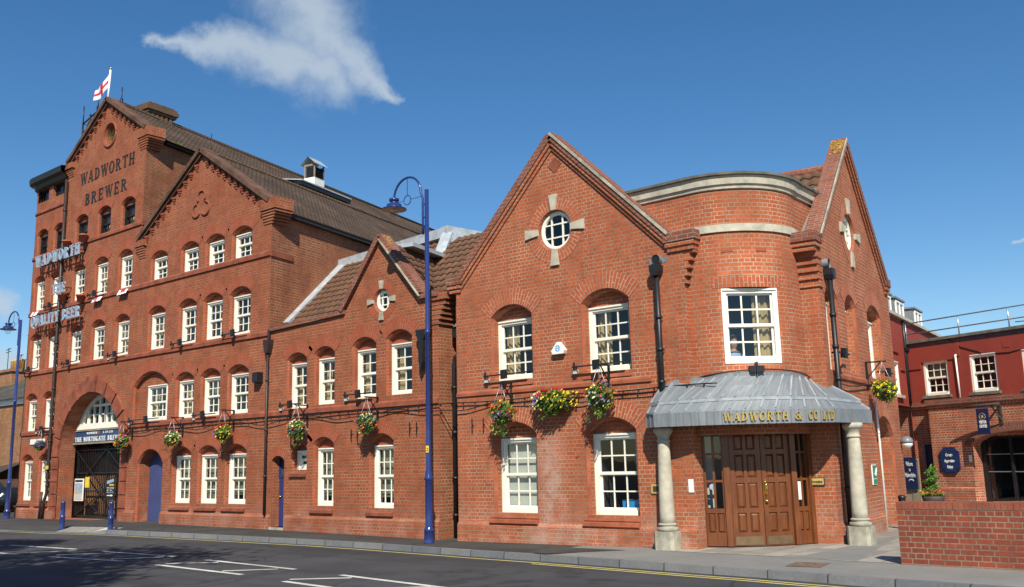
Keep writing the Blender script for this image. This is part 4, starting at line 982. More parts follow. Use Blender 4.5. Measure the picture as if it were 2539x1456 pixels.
# round window
def ocl(cx,cz,r,n=32): return [(cx+r*math.cos(2*math.pi*i/n),cz+r*math.sin(2*math.pi*i/n)) for i in range(n)]
hl.append(ocl(-16.28,5.50,.29)); reveal(wl,F,ocl(-16.28,5.50,.29),ocl(-16.28,5.50,.27),.2,.03,1)
outl=[(LX0,0),(LX1,0),(LX1,5.42),(-14.95,5.42),(-16.30,6.98),(-17.62,5.36),(LX0,5.22)]
wl.wall(F,outl,hl,0,0)
def ringwin(parent,fr,cx,cz,r,d,key,ncol=3,nrow=3,kl=.24,kw=.13,wide=.2):
    m_=MB(); n=32
    m_.tube([fr.p(cx+(r-.045)*math.cos(2*math.pi*i/n),d+.02,cz+(r-.045)*math.sin(2*math.pi*i/n)) for i in range(n+1)],.05,0,8)
    for i in range(1,ncol):
        x=-r+2*r*i/ncol; h=math.sqrt(r*r-x*x)-.05; m_.box(fr,cx+x-.014,cx+x+.014,d,d+.04,cz-h,cz+h)
    for i in range(1,nrow):
        z=-r+2*r*i/nrow; h=math.sqrt(r*r-z*z)-.05; m_.box(fr,cx-h,cx+h,d+.003,d+.038,cz+z-.014,cz+z+.014)
    w=m_.build('round_window',M['cream'],parent); g=MB(); g.face([fr.p(u,d+.03,z) for u,z in ocl(cx,cz,r-.04)]); g.build('pane',M['glass'],w)
    k=MB()
    for dx,dz in ((0,1),(0,-1),(1,0),(-1,0)):
        a,b=r-.0,r+kl
        if dx: P=[(cx+dx*a,cz-kw*.36),(cx+dx*b,cz-kw*.62),(cx+dx*b,cz+kw*.62),(cx+dx*a,cz+kw*.36)]
        else: P=[(cx-kw*.36,cz+dz*a),(cx-kw*.62,cz+dz*b),(cx+kw*.62,cz+dz*b),(cx+kw*.36,cz+dz*a)]
        k.cut(); k.prism(fr,P,-.045,.02)
    k.each('keystone',M[key],parent)
def ringbrick(mb,fr,cx,cz,r,t,m,n=44,d=-.006):
    for i in range(n):
        a,b=2*math.pi*i/n,2*math.pi*(i+1)/n; rm=r+t/2
        mb.face([fr.p(cx+rr*math.cos(q),d,cz+rr*math.sin(q)) for rr,q in ((r,a),(r+t,a),(r+t,b),(r,b))],m,[(0,a*rm),(t,a*rm),(t,b*rm),(0,b*rm)])
ringbrick(wl,F,-16.28,5.50,.29,.20,1); roombox(rl,F,-16.5,-16.06,5.3,5.7,.25,.5)
wl.build('front_wall',[M['brick_low'],M['arch']],lowb); rl.build('interior',M['room'],lowb); ringwin(lowb,F,-16.28,5.50,.28,.10,'stone_dirty',kl=.2,kw=.12)
# weathered return at the right end and the recessed wall beyond it
wr=MB(); wr.box(F,LX1-.35,LX1,.004,3,0,5.42); wr.build('end_wall',M['brick_weather'],lowb)
wr=MB(); wr.box(F,LX1,-13.5,.95,1.3,0,5.4); wr.box(F,-14.02,-13.8,.16,.95,0,5.4); 
wr.build('recessed_wall',M['brick_weather'],lowb)
tr=MB()
tr.prism(Fr((LX0,0,0),90),[(-.045,2.95),(0,2.93),(0,3.10),(-.045,3.05)],0,-(LX1-LX0)); 
pb=MB()
for a,b in ((LX0,LX0+.2),(LX0+.82,LX1)): pb.cut(); pb.prism(Fr((a,0,0),90),[(-.05,-.2),(0,-.2),(0,.43),(-.05,.36)],0,-(b-a))
pb.each('plinth',M['brick_low'],lowb)
for a,b,zb in ((-18.74,-18.03,.67),(-16.67,-15.92,.64),(-19.58,-19.07,1.55)): tr.cut(); tr.prism(Fr((a-.1,0,0),90),[(.14,zb),(0,zb-.07),(-.06,zb-.10),(-.06,zb-.17),(0,zb-.17)],0,-(b-a+.14))
tr.each('moulding',M['brick_plain'],lowb)
cp=MB()
slopebar(cp,F,(-16.30,7.0),(-17.66,5.36),.13,-.10,.22,0,.06,0); cp.cut(); slopebar(cp,F,(-16.30,7.0),(-14.92,5.42),.13,-.10,.22,0,.06,0)
cp.cut(); cp.prism(F,[(LX0,5.20),(-17.6,5.32),(-17.6,5.42),(LX0,5.30)],-.07,.4); cp.cut(); cp.box(F,-14.97,-14.36,-.10,.4,5.36,5.5)
cp.each('coping',M['coping_o'],lowb)
kn=MB()
for i in range(5): e=.05*(i+1); kn.box(F,-14.7,LX1+e,-.02,.5,4.72+i*.11,4.78+i*.11); kn.box(F,-14.7,LX1+e-.04,-.01,.5,4.78+i*.11,4.83+i*.11)
kn.box(F,-14.75,LX1+.3,-.06,.5,5.27,5.42); kn.build('kneeler',M['brick_low'],lowb)
sp=MB(); slopebar(sp,F,(-16.30,6.98),(-14.92,5.40),.035,-.135,-.101,0,0,0); sp.build('stone_edge',M['stone_dirty'],lowb)
lc=MB()
for i in range(22):
    t=random.random()**1.5*.3; p0=Vector((-16.30,7.0))+Vector((.66,-.755))*t+Vector((.098,.086)); w_=random.uniform(.02,.05); d0=random.uniform(-.09,.14)
    slopebar(lc,F,tuple(p0),tuple(p0+Vector((.66,-.755))*w_),.008,d0,d0+random.uniform(.03,.07))
lc.build('lichen',M['lichen'],lowb)['kind']='stuff'
d_=MB(); d_.box(F,-20.44,-19.94,.24,.30,gz(-20)+.06,1.36); d_.box(F,-20.45,-19.93,.22,.31,1.36,1.44); d_.box(F,-20.45,-20.40,.221,.305,1.44,1.85); dob=d_.build('door',M['blue'],lowb)
dg=MB(); dg.box(F,-20.40,-19.93,.26,.27,1.44,1.9); dg.build('door_light',M['room'],dob)
dk=MB(); dk.lathe((-20.36,.21,.88),[(.02,-.02),(.035,0),(.02,.02)],0,8); dk.build('handle',M['brass'],dob)
ds=MB(); ds.box(F,-20.5,-19.9,-.05,.3,gz(-20)-.1,gz(-20)+.06); ds.build('doorstep',M['stone_dirty'],lowb)
# pantiled roofs behind the parapet
pr=MB()
ridge_y,ridge_z=3.05,7.62
pantiles(pr,(-21.0,.4,5.25),(6.4,0,0),(0,ridge_y-.4,ridge_z-5.25),6,12)
ap=Vector((-16.30,.25,6.98))
pantiles(pr,ap+Vector((1.55,0,-1.78)),Dv*7,Vector((-1.55,0,1.78)),6,9); pantiles(pr,ap+Vector((-1.6,0,-1.9)),Dv*2.4,Vector((1.6,0,1.9)),6,7)
K=Vector((-16.95,ridge_y,7.80))
Ev=Vector((.17,.985,0)); Eo=Vector((.985,-.17,0))
pantiles(pr,K+Eo*2.4+Vector((0,0,-2.45)),Ev*5.5,-Eo*2.4+Vector((0,0,2.45)),6,13)
pr.build('pantile_roof',M['pantile'],lowb)
ld=MB()
ld.prism(Fr((-21.45,0,0),0),[(0,7.50),(4.5,7.70),(4.5,7.97),(0,7.74)],ridge_y-.12,ridge_y+.22)
ld.bar((-20.85,.55,5.50),(-21.35,ridge_y+.05,7.68),.42,.07); 
ld.cut(); f2=Fr(tuple(K),80.2); ld.box(f2,-.12,5.5,-.10,.2,-.12,.20); ld.box(f2,-.12,5.5,-.34,.0,-.42,-.11); ld.cut()
ld.cut(); ld.bar(ap+Dv*.5+Vector((.12,0,.0)),ap+Dv*2.6+Vector((.12,0,.0)),.56,.10); ld.cut()
ld.bar(K+Vector((.05,-.06,.0)),ap+Dv*2.25+Vector((.12,0,.08)),.30,.08)
ld.each('lead_flashing',M['lead_white'],lowb)
# hopper, gutter outlet and pipe in the corner
dp=MB(); dp.box(F,-14.30,-13.86,.32,.62,4.42,4.62); dp.tube([F.p(-14.0,.5,4.5),F.p(-14.0,.5,4.2),F.p(-14.12,.42,4.06),F.p(-14.28,.40,3.98),F.p(-14.32,.40,3.8),F.p(-14.32,.40,.08)],.055,0,8)
for z in (3.3,2.3,1.3,.5): dp.tube([F.p(-14.32,.40,z-.03),F.p(-14.32,.40,z+.03)],.07,0,8)
dp.build('drainpipe',M['black'],lowb)
dp=MB(); dp.prism(F,[(-14.95,4.62),(-14.62,4.62),(-14.64,4.5),(-14.72,4.38),(-14.74,3.9),(-14.80,3.7),(-14.86,3.9),(-14.86,4.38),(-14.94,4.5)],-.2,0); dp.build('iron_bracket',M['black'],lowb)
lf=MB(); lf.face([(-14.25,.30,4.66),(-13.9,.30,4.70),(-13.95,.9,5.2),(-14.38,.9,5.15)]); lf.build('lead_chute',M['lead'],lowb)
# ---------------------------------------------------------------- the office with its bowed corner and porch
off=thing('office_building','orange red brick office with round windows and a bowed corner porch','building',(-9,0,0))
S=Fr((-6.168,0,0),95)          # side wall: u from the virtual corner, d into the building
OX0,OX1=-13.86,-8.17
ow=MB(); ho=[]; ro=MB()
oww=[(-12.81,-11.79,3.31,4.60,4.86,3,'R'),(-10.44,-9.42,3.30,4.61,4.88,3,'L'),(-12.80,-11.75,.60,2.11,2.39,3,'B'),(-10.44,-9.39,.59,2.12,2.38,3,None)]
DO=.22
for i,(a,b,zb,zt,cr,c,cu) in enumerate(oww):
    o=arch(a-.05,b+.05,zb,cr+.05,.24); i_=arch(a,b,zb,cr,.21); ho.append(o); reveal(ow,F,o,i_,DO+.02,.055,2)
    voussoirs(ow,F,a-.05,b+.05,cr+.05,.24,.33,1,n=15); ow.wall(F,arch(a,b,zt,cr,.21),[],DO,1,(0,.03)); roombox(ro,F,a+.02,b-.02,zb+.03,zt-.02,DO+.13,1.2)
    sash(off,F,a,b,zb,zt,DO,c,(2,2),'cream',ft=.085,curtain=({'R':'L','L':'L'}.get(cu,cu)),seed=i+200,bars=.026)
ho.append(ocl(-11.08,6.31,.43)); reveal(ow,F,ocl(-11.08,6.31,.43),ocl(-11.08,6.31,.415),.2,.02,2); ringbrick(ow,F,-11.08,6.31,.43,.26,1); roombox(ro,F,-11.45,-10.7,5.95,6.65,.25,.8)
op=[(OX0,0),(OX1,0),(OX1,5.55),(-8.45,5.55),(-11.08,8.20),(-13.70,5.50),(OX0,5.50)]
ow.wall(F,op,ho,0,0)
ow.face([(OX1,0,0),(OX1,.34,0),(OX1,.34,5.6),(OX1,0,5.6)],0)
# side wall and its square end
hs_=[]
sw_=[(2.12,2.83,3.18,4.55,4.78,'n'),(3.50,4.18,3.18,4.55,4.77,'n'),(5.22,6.29,3.20,4.52,4.79,'w')]
for i,(a,b,zb,zt,cr,k) in enumerate(sw_):
    ri=.2; o=arch(a-.05,b+.05,zb,cr+.05,ri+.02); i_=arch(a,b,zb,cr,ri); hs_.append(o); reveal(ow,S,o,i_,DO+.02,.055,2); voussoirs(ow,S,a-.05,b+.05,cr+.05,ri+.02,.33,1,n=11); ow.wall(S,arch(a,b,zt,cr,ri),[],DO,1,(0,.03)); roombox(ro,S,a+.02,b-.02,zb+.03,zt-.02,DO+.13,.6)
    sash(off,S,a,b,zb,zt,DO,3 if k=='w' else 2,(2,2),'cream',ft=.085,seed=i+300)
sd=arch(5.05,6.54,.02,2.42,.42); hs_.append(sd); reveal(ow,S,sd,arch(5.1,6.49,.02,2.37,.4),.7,.05,2); voussoirs(ow,S,5.05,6.54,2.42,.42,.33,1)
ow.face([S.p(u,.68,z) for u,z in arch(5.05,6.54,.02,2.42,.42)],0)
hs_.append(ocl(4.30,6.20,.42)); reveal(ow,S,ocl(4.30,6.20,.42),ocl(4.30,6.20,.41),.2,.02,2); ringbrick(ow,S,4.30,6.20,.42,.26,1); roombox(ro,S,3.95,4.65,5.9,6.5,.25,.8)
ow.wall(S,[(1.75,0),(7.35,0),(7.35,5.42),(7.02,5.45),(4.40,8.12),(1.78,5.50),(1.75,5.50)],hs_,0,0)
PE=Fr(tuple(S.p(1.75,.48,0)),5)  # end face of the side wall, looking at the street
ow.wall(PE,[(0,0),(.48,0),(.48,5.5),(0,5.5)],[],0,0)
ow.build('brick_wall',[M['brick_office'],M['arch_o'],M['brick_plain_o']],off); ro.build('interior',M['room'],off)
ringwin(off,F,-11.08,6.31,.42,.09,'stone',kl=.33,kw=.17); ringwin(off,S,4.30,6.20,.41,.09,'stone',kl=.33,kw=.17)
# bowed corner
(bcx,bcy),br=circ3((-8.17,.16),(-6.97,.68),(-6.68,1.78))
def bpt(a,r,z): return Vector((bcx+r*math.cos(a),bcy+r*math.sin(a),z))
ba0=math.atan2(.16-bcy,-8.17-bcx); ba1=math.atan2(1.80-bcy,-6.66-bcx)
bw=MB()
awl=math.atan2(.235-bcy,-7.56-bcx); awr=math.atan2(.93-bcy,-6.785-bcx)
angs=[ba0+(awl-ba0)*i/8 for i in range(8)]+[awl+(awr-awl)*i/10 for i in range(10)]+[awr+(ba1-awr)*i/10 for i in range(11)]
def band(mb,z0,z1,r=0,m=0,skip=False):
    for a,b in zip(angs,angs[1:]):
        if skip and a>=awl-1e-6 and b<=awr+1e-6: continue
        mb.face([bpt(a,br+r,z0),bpt(b,br+r,z0),bpt(b,br+r,z1),bpt(a,br+r,z1)],m,[(a*br,z0),(b*br,z0),(b*br,z1),(a*br,z1)],True)
band(bw,2.0,3.25); band(bw,3.25,4.64,skip=True); band(bw,4.64,5.68); band(bw,5.82,6.52)
# straight run of the parapet to the left, behind the gable slope
L0=bpt(ba0,br,0); L1=Vector((-9.75,.16,0))
bw.face([L1+Vector((0,0,5.5)),L0+Vector((0,0,5.5)),L0+Vector((0,0,6.52)),L1+Vector((0,0,6.52))],0)
# window in the bow: soldier course over it, reveals
CW=bpt(awr,br,0)-bpt(awl,br,0); BF=Fr(tuple(bpt(awl,br,0)),math.degrees(math.atan2(CW.y,CW.x))); BWd=CW.length
for a,b in zip(angs,angs[1:]):
    if a>=awl-.12 and b<=awr+.12:
        bw.face([bpt(a,br+.006,4.64),bpt(b,br+.006,4.64),bpt(b,br+.006,4.86),bpt(a,br+.006,4.86)],1,[(4.64,a*br),(4.64,b*br),(4.86,b*br),(4.86,a*br)],True)
n=10
for z,up_ in ((3.25,0),(4.64,1)):
    for i in range(n):
        a=awl+(awr-awl)*i/n; b=awl+(awr-awl)*(i+1)/n; p0,p1=bpt(a,br,z),bpt(b,br,z); q0,q1=BF.p(BWd*i/n,.2,z),BF.p(BWd*(i+1)/n,.2,z); bw.face([p0,p1,q1,q0],2)
bw.face([bpt(awl,br,3.25),BF.p(0,.2,3.25),BF.p(0,.2,4.64),bpt(awl,br,4.64)],2); bw.face([bpt(awr,br,3.25),BF.p(BWd,.2,3.25),BF.p(BWd,.2,4.64),bpt(awr,br,4.64)],2)
for a in (-62.7,-37): 
    aa=R(a); f3=Fr(tuple(bpt(aa,br,0)),a+90); bw.box(f3,-.10,.10,-.008,.02,5.30,5.37,2)
bw.build('bow_wall',[M['brick_office'],M['arch_o'],M['brick_plain_o']],off)
r2=MB(); roombox(r2,BF,.03,BWd-.03,3.3,4.6,.16,1.0); r2.build('interior',M['room'],off)
sash(off,BF,0,BWd,3.26,4.63,.02,3,(2,2),'cream',ft=.09,curtain='R',seed=402,bars=.03,name='bow_window')
st=MB()
for a,b in zip(angs,angs[1:]):
    pr_=[(0,5.68),(.035,5.68),(.035,5.82),(0,5.82)]
    for k in range(3): st.face([bpt(a,br+pr_[k][0],pr_[k][1]),bpt(b,br+pr_[k][0],pr_[k][1]),bpt(b,br+pr_[k+1][0],pr_[k+1][1]),bpt(a,br+pr_[k+1][0],pr_[k+1][1])],0,None,False)
st.build('stone_band',M['stone'],off)
PX=bpt(angs[-1],br,0)
PX2=MB(); PX2.face([PX+Vector((0,0,5.4)),PX+Vector((0,2.2,5.4)),PX+Vector((0,2.2,6.5)),PX+Vector((0,0,6.5))]); PX2.build('parapet_return',M['brick_office'],off)
cs=MB(); prof=[(0,6.48),(.035,6.49),(.045,6.55),(.08,6.565),(.095,6.69),(.125,6.705),(.15,6.73),(.155,6.775),(.0,6.80),(-.4,6.80)]
ext=[(bpt(a,0,0),Vector((math.cos(a),math.sin(a),0))) for a in angs]
rows=[[Vector((-9.75,.16-e,z)) for e,z in prof]]+[[bpt(a,br+e,z) for e,z in prof] for a in angs]+[[PX+Vector((e,0,z)) for e,z in prof],[PX+Vector((e,2.2,z)) for e,z in prof]]
for a,b in zip(rows,rows[1:]):
    for k in range(len(prof)-1): cs.face([a[k],b[k],b[k+1],a[k+1]],1 if k>=5 else 0,None,False)
cs.face(rows[0],0); cs.face(rows[-1],0); cs.build('stone_cornice',[M['stone'],M['stone_top']],off)
# mouldings: string course, plinth, sills
tr=MB()
def course(fr,u0,u1,z,h=.085,d=.035): tr.cut(); tr.prism(Fr(tuple(fr.p(u0,0,0)),math.degrees(math.atan2(fr.U.y,fr.U.x))+90),[(-d,z+.02),(0,z),(0,z+h+.04),(-d,z+h)],0,-(u1-u0))
course(F,OX0,-8.95,3.02); course(S,2.3,7.35,3.02)
for i,(a,b,zb,*_) in enumerate(oww):
    tr.cut()
    if i<2: tr.prism(Fr((a-.05,0,0),90),[(.2,zb),(0,zb-.05),(-.02,zb-.12),(.0,zb-.12)],0,-(b-a+.1))
    else:
        tr.prism(Fr((a-.14,0,0),90),[(.2,zb),(-.01,zb-.06),(-.03,zb-.10),(0,zb-.12)],0,-(b-a+.2)); tr.prism(Fr((a-.14,0,0),90),[(0,zb-.11),(-.075,zb-.14),(-.085,zb-.20),(-.05,zb-.235),(0,zb-.24)],0,-(b-a+.2))
tr.each('moulding',M['brick_plain_o'],off)
pl=MB(); 
for f_,u0,u1 in ((F,OX0-.0,OX1),(S,1.75,5.05),(S,6.54,7.38)):
    pl.cut(); pl.prism(Fr(tuple(f_.p(u0,0,0)),math.degrees(math.atan2(f_.U.y,f_.U.x))+90),[(-.055,-.2),(0,-.2),(0,.42),(-.055,.34)],0,-(u1-u0))
pl.each('plinth',M['brick_office'],off)
# copings: brick on edge, a stone line and two moulded courses under it
cp=MB(); se=MB(); ml=MB()
for fr,ap,le,re in ((F,(-11.08,8.23),(-13.74,5.55),(-8.42,5.60)),(S,(4.40,8.15),(1.80,5.55),(7.04,5.47))):
    for e,sgn in ((le,-1),(re,1)):
        cp.cut(); ml.cut(); slopebar(cp,fr,ap,e,.16,-.10,.21,0,.06,0)
        slopebar(ml,fr,(ap[0],ap[1]-.10),(e[0],e[1]-.10),.085,-.075,0,0,0,0); slopebar(ml,fr,(ap[0],ap[1]-.20),(e[0],e[1]-.20),.07,-.035,0,0,0,0)
    se.cut(); slopebar(se,fr,(ap[0],ap[1]+.12),(re[0],re[1]+.12) if fr is F else (le[0],le[1]+.12),.05,-.125,-.098,0,0,0)
    for u0,u1,z in ((le[0]-.36,le[0]+.1,le[1]),(re[0]-.1,re[0]+.56 if fr is F else re[0]+.33,re[1])):
        cp.cut(); ml.cut(); cp.box(fr,u0,u1,-.09,.5,z-.02,z+.16); ml.box(fr,u0+.03,u1-.03,-.07,.5,z-.11,z-.021); ml.box(fr,u0+.06,u1-.06,-.04,.5,z-.2,z-.111)
cp.each('coping',M['coping_o'],off); se.cut(); se.each('stone_edge',M['stone_dirty'],off); 
# stepped corbels: right end of the front gable, street end of the side gable
ml.cut()
for i in range(4):
    e=.04*(i+1)+.015; ml.box(F,OX1-.2,OX1+e,.006,.34,4.78+i*.14,4.84+i*.14); ml.box(F,OX1-.2,OX1+e-.035,.012,.34,4.84+i*.14,4.92+i*.14)
ml.box(F,OX1-.2,OX1+.24,.004,.34,5.34,5.42); ml.cut()
for i in range(4): ml.box(PE,-.02,.51,-.03-.022*i,.2,4.70+i*.14,4.76+i*.14); ml.box(PE,-.015,.50,-.01-.02*i,.2,4.76+i*.14,4.84+i*.14)
ml.box(PE,-.02,.52,-.11,.2,5.25,5.50); ml.each('corbel',M['brick_office'],off)
lc=MB()
for i in range(60):
    t=random.random()**1.6*.42; p0=Vector((4.40,8.15))+Vector((-1,-1))*t; w_=random.uniform(.03,.06); d0=random.uniform(-.105,.12)
    slopebar(lc,S,tuple(p0+Vector((-.115,.115))),tuple(p0+Vector((-.115-w_,.115-w_))),.008,d0,d0+random.uniform(.03,.08))
for i in range(8): u=-11.0+random.uniform(-.1,.3); lc.box(F,u,u+.06,.0,.15+.02*i,8.38-abs(u+.03+11.08)*1.0,8.41-abs(u+.03+11.08)*1.0)
lc.build('lichen',M['lichen'],off)['kind']='stuff'
vd=MB(); vd.prism(F,[(-11.02,7.52),(-10.84,7.69),(-11.02,7.86),(-11.20,7.69)],-.012,0); vd.build('diamond_vent',M['brick_plain'],off)
# roofs
rf=MB()
apx=Vector((-11.08,.3,7.55))
for e in (Vector((2.5,0,-2.5)),Vector((-2.5,0,-2.5))): pantiles(rf,apx+e,Vector((0,9,0)),-e,6,11)
aS=S.p(4.40,.3,7.72)
for du in (-2.6,2.6): 
    e=S.U*du+Vector((0,0,-2.6)); pantiles(rf,aS+e,S.N*6,-e,6,11)
rf.build('pantile_roof',M['pantile'],off)
rp=MB(); rp.tube([apx,apx+Vector((0,9,0))],.11,0,8); rp.cut(); rp.tube([aS,aS+S.N*6],.11,0,8); rp.each('ridge_tile',M['coping_o'],off)
fl=MB()
for i in range(9):   # stepped lead up the two gable backs
    t=i/9; fl.prism(F,[(-8.5-.95*t-.02,5.62+1.0*t),(-8.5-.95*(t+.12),5.62+1.0*(t+.12)),(-8.5-.95*(t+.06)+.10,5.80+1.0*(t+.06))],.10,.13)
for i in range(8):
    t=i/8; fl.bar(PE.p(-.02+.0*i,.02,5.62+t*.9),PE.p(.05,.1,5.75+t*.9),.10,.05)
fl.bar(S.p(1.95,.34,5.72),S.p(3.3,.34,7.0),.16,.05)
fl.build('lead_flashing',M['lead'],off)
# rainwater outlets and pipes
for fr,u,z in ((F,-8.68,5.16),(S,2.16,5.06)):
    dp=MB(); dp.prism(fr,[(u-.105,z+.02),(u+.105,z+.02),(u+.10,z-.10),(u+.06,z-.18),(u-.06,z-.18),(u-.10,z-.10)],-.19,-.02)
    dp.tube([fr.p(u,-.10,z-.12),fr.p(u,-.10,2.2 if fr is F else .05)],.05,0,10)
    for zz_ in (4.2,3.6,3.0,2.4)+(() if fr is F else (1.0,)): dp.tube([fr.p(u,-.10,zz_-.035),fr.p(u,-.10,zz_+.035)],.062,0,10); dp.bar(fr.p(u-.07,-.06,zz_),fr.p(u+.07,-.06,zz_),.02)
    o=dp.build('drainpipe',M['black'],off)
    ou=MB(); ou.tube([fr.p(u,.02,z+.13),fr.p(u,-.11,z+.13)],.095,0,14,False); ou.face([fr.p(u-.18,-.008,z+.07),fr.p(u+.18,-.008,z+.07),fr.p(u+.22,-.008,z+.2),fr.p(u,-.008,z+.12),fr.p(u-.22,-.008,z+.2)]); ou.build('outlet_collar',M['lead'],o)
    ou=MB(); ou.tube([fr.p(u,.0,z+.13),fr.p(u,-.09,z+.13)],.088,0,14); ou.build('outlet',M['black'],o)
# ------- porch: curved oak front, lead roof on two stone columns
dcx,dcy,dr=-8.75,2.37,2.10
def dpt(a,z,r=None): a=R(a); r=r or dr; return Vector((dcx+r*math.cos(a),dcy+r*math.sin(a),z))
zf=.07
def leaf(a0,a1): 
    p,q=dpt(a0,0),dpt(a1,0); v=q-p; return Fr(tuple(p),math.degrees(math.atan2(v.y,v.x))),v.length
pf=thing('x','x','x',(0,0,0)); bpy.data.objects.remove(pf)
dm=MB()
for a in (-75.5,-63.1,-29.7,-18.9): p=dpt(a,0); f3=Fr(tuple(p),a+90); dm.box(f3,-.055,.055,-.05,.08,zf,2.14)
for a0,a1 in ((-75.5,-63.1),(-63.1,-46.4),(-46.4,-29.7),(-29.7,-18.9)):
    f3,w=leaf(a0,a1); dm.box(f3,0,w,-.04,.08,2.06,2.16)
dfm=dm.build('door_frame',M['oak'],off)
def panel(mb,fr,u0,u1,z0,z1,d):
    e=min(.05,(u1-u0)*.25); P=[(u0,z0),(u1,z0),(u1,z1),(u0,z1)]; Q=[(u0+e,z0+e),(u1-e,z0+e),(u1-e,z1-e),(u0+e,z1-e)]
    for i in range(4):
        j=(i+1)%4; mb.face([fr.p(P[i][0],d+.022,P[i][1]),fr.p(P[j][0],d+.022,P[j][1]),fr.p(Q[j][0],d-.002,Q[j][1]),fr.p(Q[i][0],d-.002,Q[i][1])])
    mb.face([fr.p(u,d-.002,z) for u,z in Q])
for a0,a1,side in ((-63.1,-46.4,0),(-46.4,-29.7,1)):
    f3,w=leaf(a0,a1); m_=MB(); m=.055; w0,w1=m+.005,w-(.005 if side==0 else m)
    if side: w0,w1=.005,w-m-.005
    zs=[(.30,.64),(.72,1.16),(1.25,1.66),(1.74,2.02)]
    st=.085; mid=(w0+w1)/2
    m_.box(f3,w0,w1,.022,.05,zf,2.06)
    m_.box(f3,w0,w0+st,-.006,.022,zf,2.06); m_.box(f3,w1-st,w1,-.006,.022,zf,2.06); m_.box(f3,mid-.03,mid+.03,-.005,.022,.30,2.02)
    zz_=[zf]+[v for p in zs for v in p]+[2.06]
    for k in range(0,len(zz_),2): m_.box(f3,w0+st,w1-st,-.004,.022,zz_[k],zz_[k+1])
    for z0,z1 in zs:
        for u0,u1 in ((w0+st,mid-.03),(mid+.03,w1-st)): panel(m_,f3,u0+.005,u1-.005,z0+.005,z1-.005,.0)
    d_=m_.build('oak_door',M['oak'],off)
    kp=MB(); kp.box(f3,w0+.03,w1-.03,-.012,-.0065,zf+.02,.235); kp.build('kick_plate',plain('bronze_plate%d'%side,(.20,.13,.07),.45,metal=.5,var=.2),d_)
    if side:
        hb=MB(); hb.tube([f3.p(.05,-.03,1.18),f3.p(.05,-.07,1.12),f3.p(.05,-.07,.98),f3.p(.05,-.03,.92)],.014,0,8); hb.box(f3,.025,.075,-.02,-.006,.90,1.22); hb.lathe(f3.p(.05,-.05,.84),[(.001,-.03),(.03,0),(.001,.03)],0,10); hb.build('handle',M['brass'],d_)
for a0,a1 in ((-75.5,-63.1),(-29.7,-18.9)):
    f3,w=leaf(a0,a1); m_=MB(); u0,u1=.055,w-.055; mid=(u0+u1)/2
    m_.box(f3,u0,u1,.022,.05,zf,.70); m_.box(f3,u0,u1,-.004,.022,zf,.30); m_.box(f3,u0,u1,-.004,.03,.64,.72)
    for a,b in ((u0,u0+.03),(mid-.02,mid+.02),(u1-.03,u1)): m_.box(f3,a,b,-.002,.03,.30,2.06)
    for z in (1.20,1.68): m_.box(f3,u0,u1,-.001,.03,z-.02,z+.02)
    for a,b in ((u0+.03,mid-.02),(mid+.02,u1-.03)): panel(m_,f3,a+.004,b-.004,.305,.635,.0)
    s_=m_.build('sidelight',M['oak'],off); g=MB(); g.face([f3.p(u0,.02,.72),f3.p(u1,.02,.72),f3.p(u1,.02,2.06),f3.p(u0,.02,2.06)]); g.build('pane',M['glass'],s_)
    r3=MB(); roombox(r3,f3,u0,u1,.5,2.06,.06,.9); r3.box(f3,u0,u0+.12,.3,.35,.72,2.0,1); r3.build('interior',[M['room'],M['blind']],s_)
    no_=MB()
    if a0<-50: no_.prism(f3,ocl(u0+.13,1.10,.055,14),.012,.018); no_.build('sticker',M['skyblue'],s_)
    else: no_.box(f3,u0+.015,u0+.16,.008,.015,.84,1.16); o_=no_.build('paper_notice',M['white'],s_); n2=MB(); n2.box(f3,u0+.05,u0+.12,.002,.0075,.92,.95); n2.build('red_arrow',M['red'],o_) if False else None
# canopy
fasc=[(-8.95,.02),(-8.88,-.36),(-8.63,-.53)]
A0=Vector((-8.63,-.53)); A1=Vector((-5.97,1.05)); ch=A1-A0; nn=Vector((ch.y,-ch.x)).normalized()
for i in range(1,13):
    t=i/12; p=A0+ch*t+nn*(.38*(1-(2*t-1)**2)); fasc.append((p.x,p.y))
fasc+=[(-5.80,2.40),(-6.38,2.75)]
zb_,zt_=2.17,2.41
N=len(fasc)
upper=[(-8.90,.02),(-8.72,.0),(-8.50,-.0)]
for i in range(1,13):
    a=ba0+.02+(ba1-ba0-.05)*i/12; p=bpt(a,br+.01,0); upper.append((p.x,p.y))
upper+=[tuple(S.p(2.0,-.01,0))[:2],tuple(S.p(2.6,-.01,0))[:2]]
zu=[2.62,2.90,2.93]+[2.95+.07*math.sin(math.pi*i/12) for i in range(1,13)]+[2.80,2.52]
cn_=MB()
for i in range(N-1):
    a,b=fasc[i],fasc[i+1]; cn_.face([(a[0],a[1],zb_),(b[0],b[1],zb_),(b[0],b[1],zt_),(a[0],a[1],zt_)],0,[(i*.3,0),(i*.3+.3,0),(i*.3+.3,.24),(i*.3,.24)])
def up_pt(i,t,dz=0):
    a=Vector((fasc[i][0],fasc[i][1],zt_)); b=Vector((upper[i][0],upper[i][1],zu[i])); p=a.lerp(b,t); p.z+=dz+.05*math.sin(math.pi*min(1,t))*.5; return p
K_=[0,.25,.26,.6,1]
for i in range(N-1):
    for t0,t1 in zip(K_,K_[1:]):
        d0=.06 if t0>=.26 else 0; d1=.06 if t1>=.26 else 0
        cn_.face([up_pt(i,t0,d0),up_pt(i+1,t0,d0),up_pt(i+1,t1,d1),up_pt(i,t1,d1)],0,[(i*.3,t0),(i*.3+.3,t0),(i*.3+.3,t1),(i*.3,t1)])
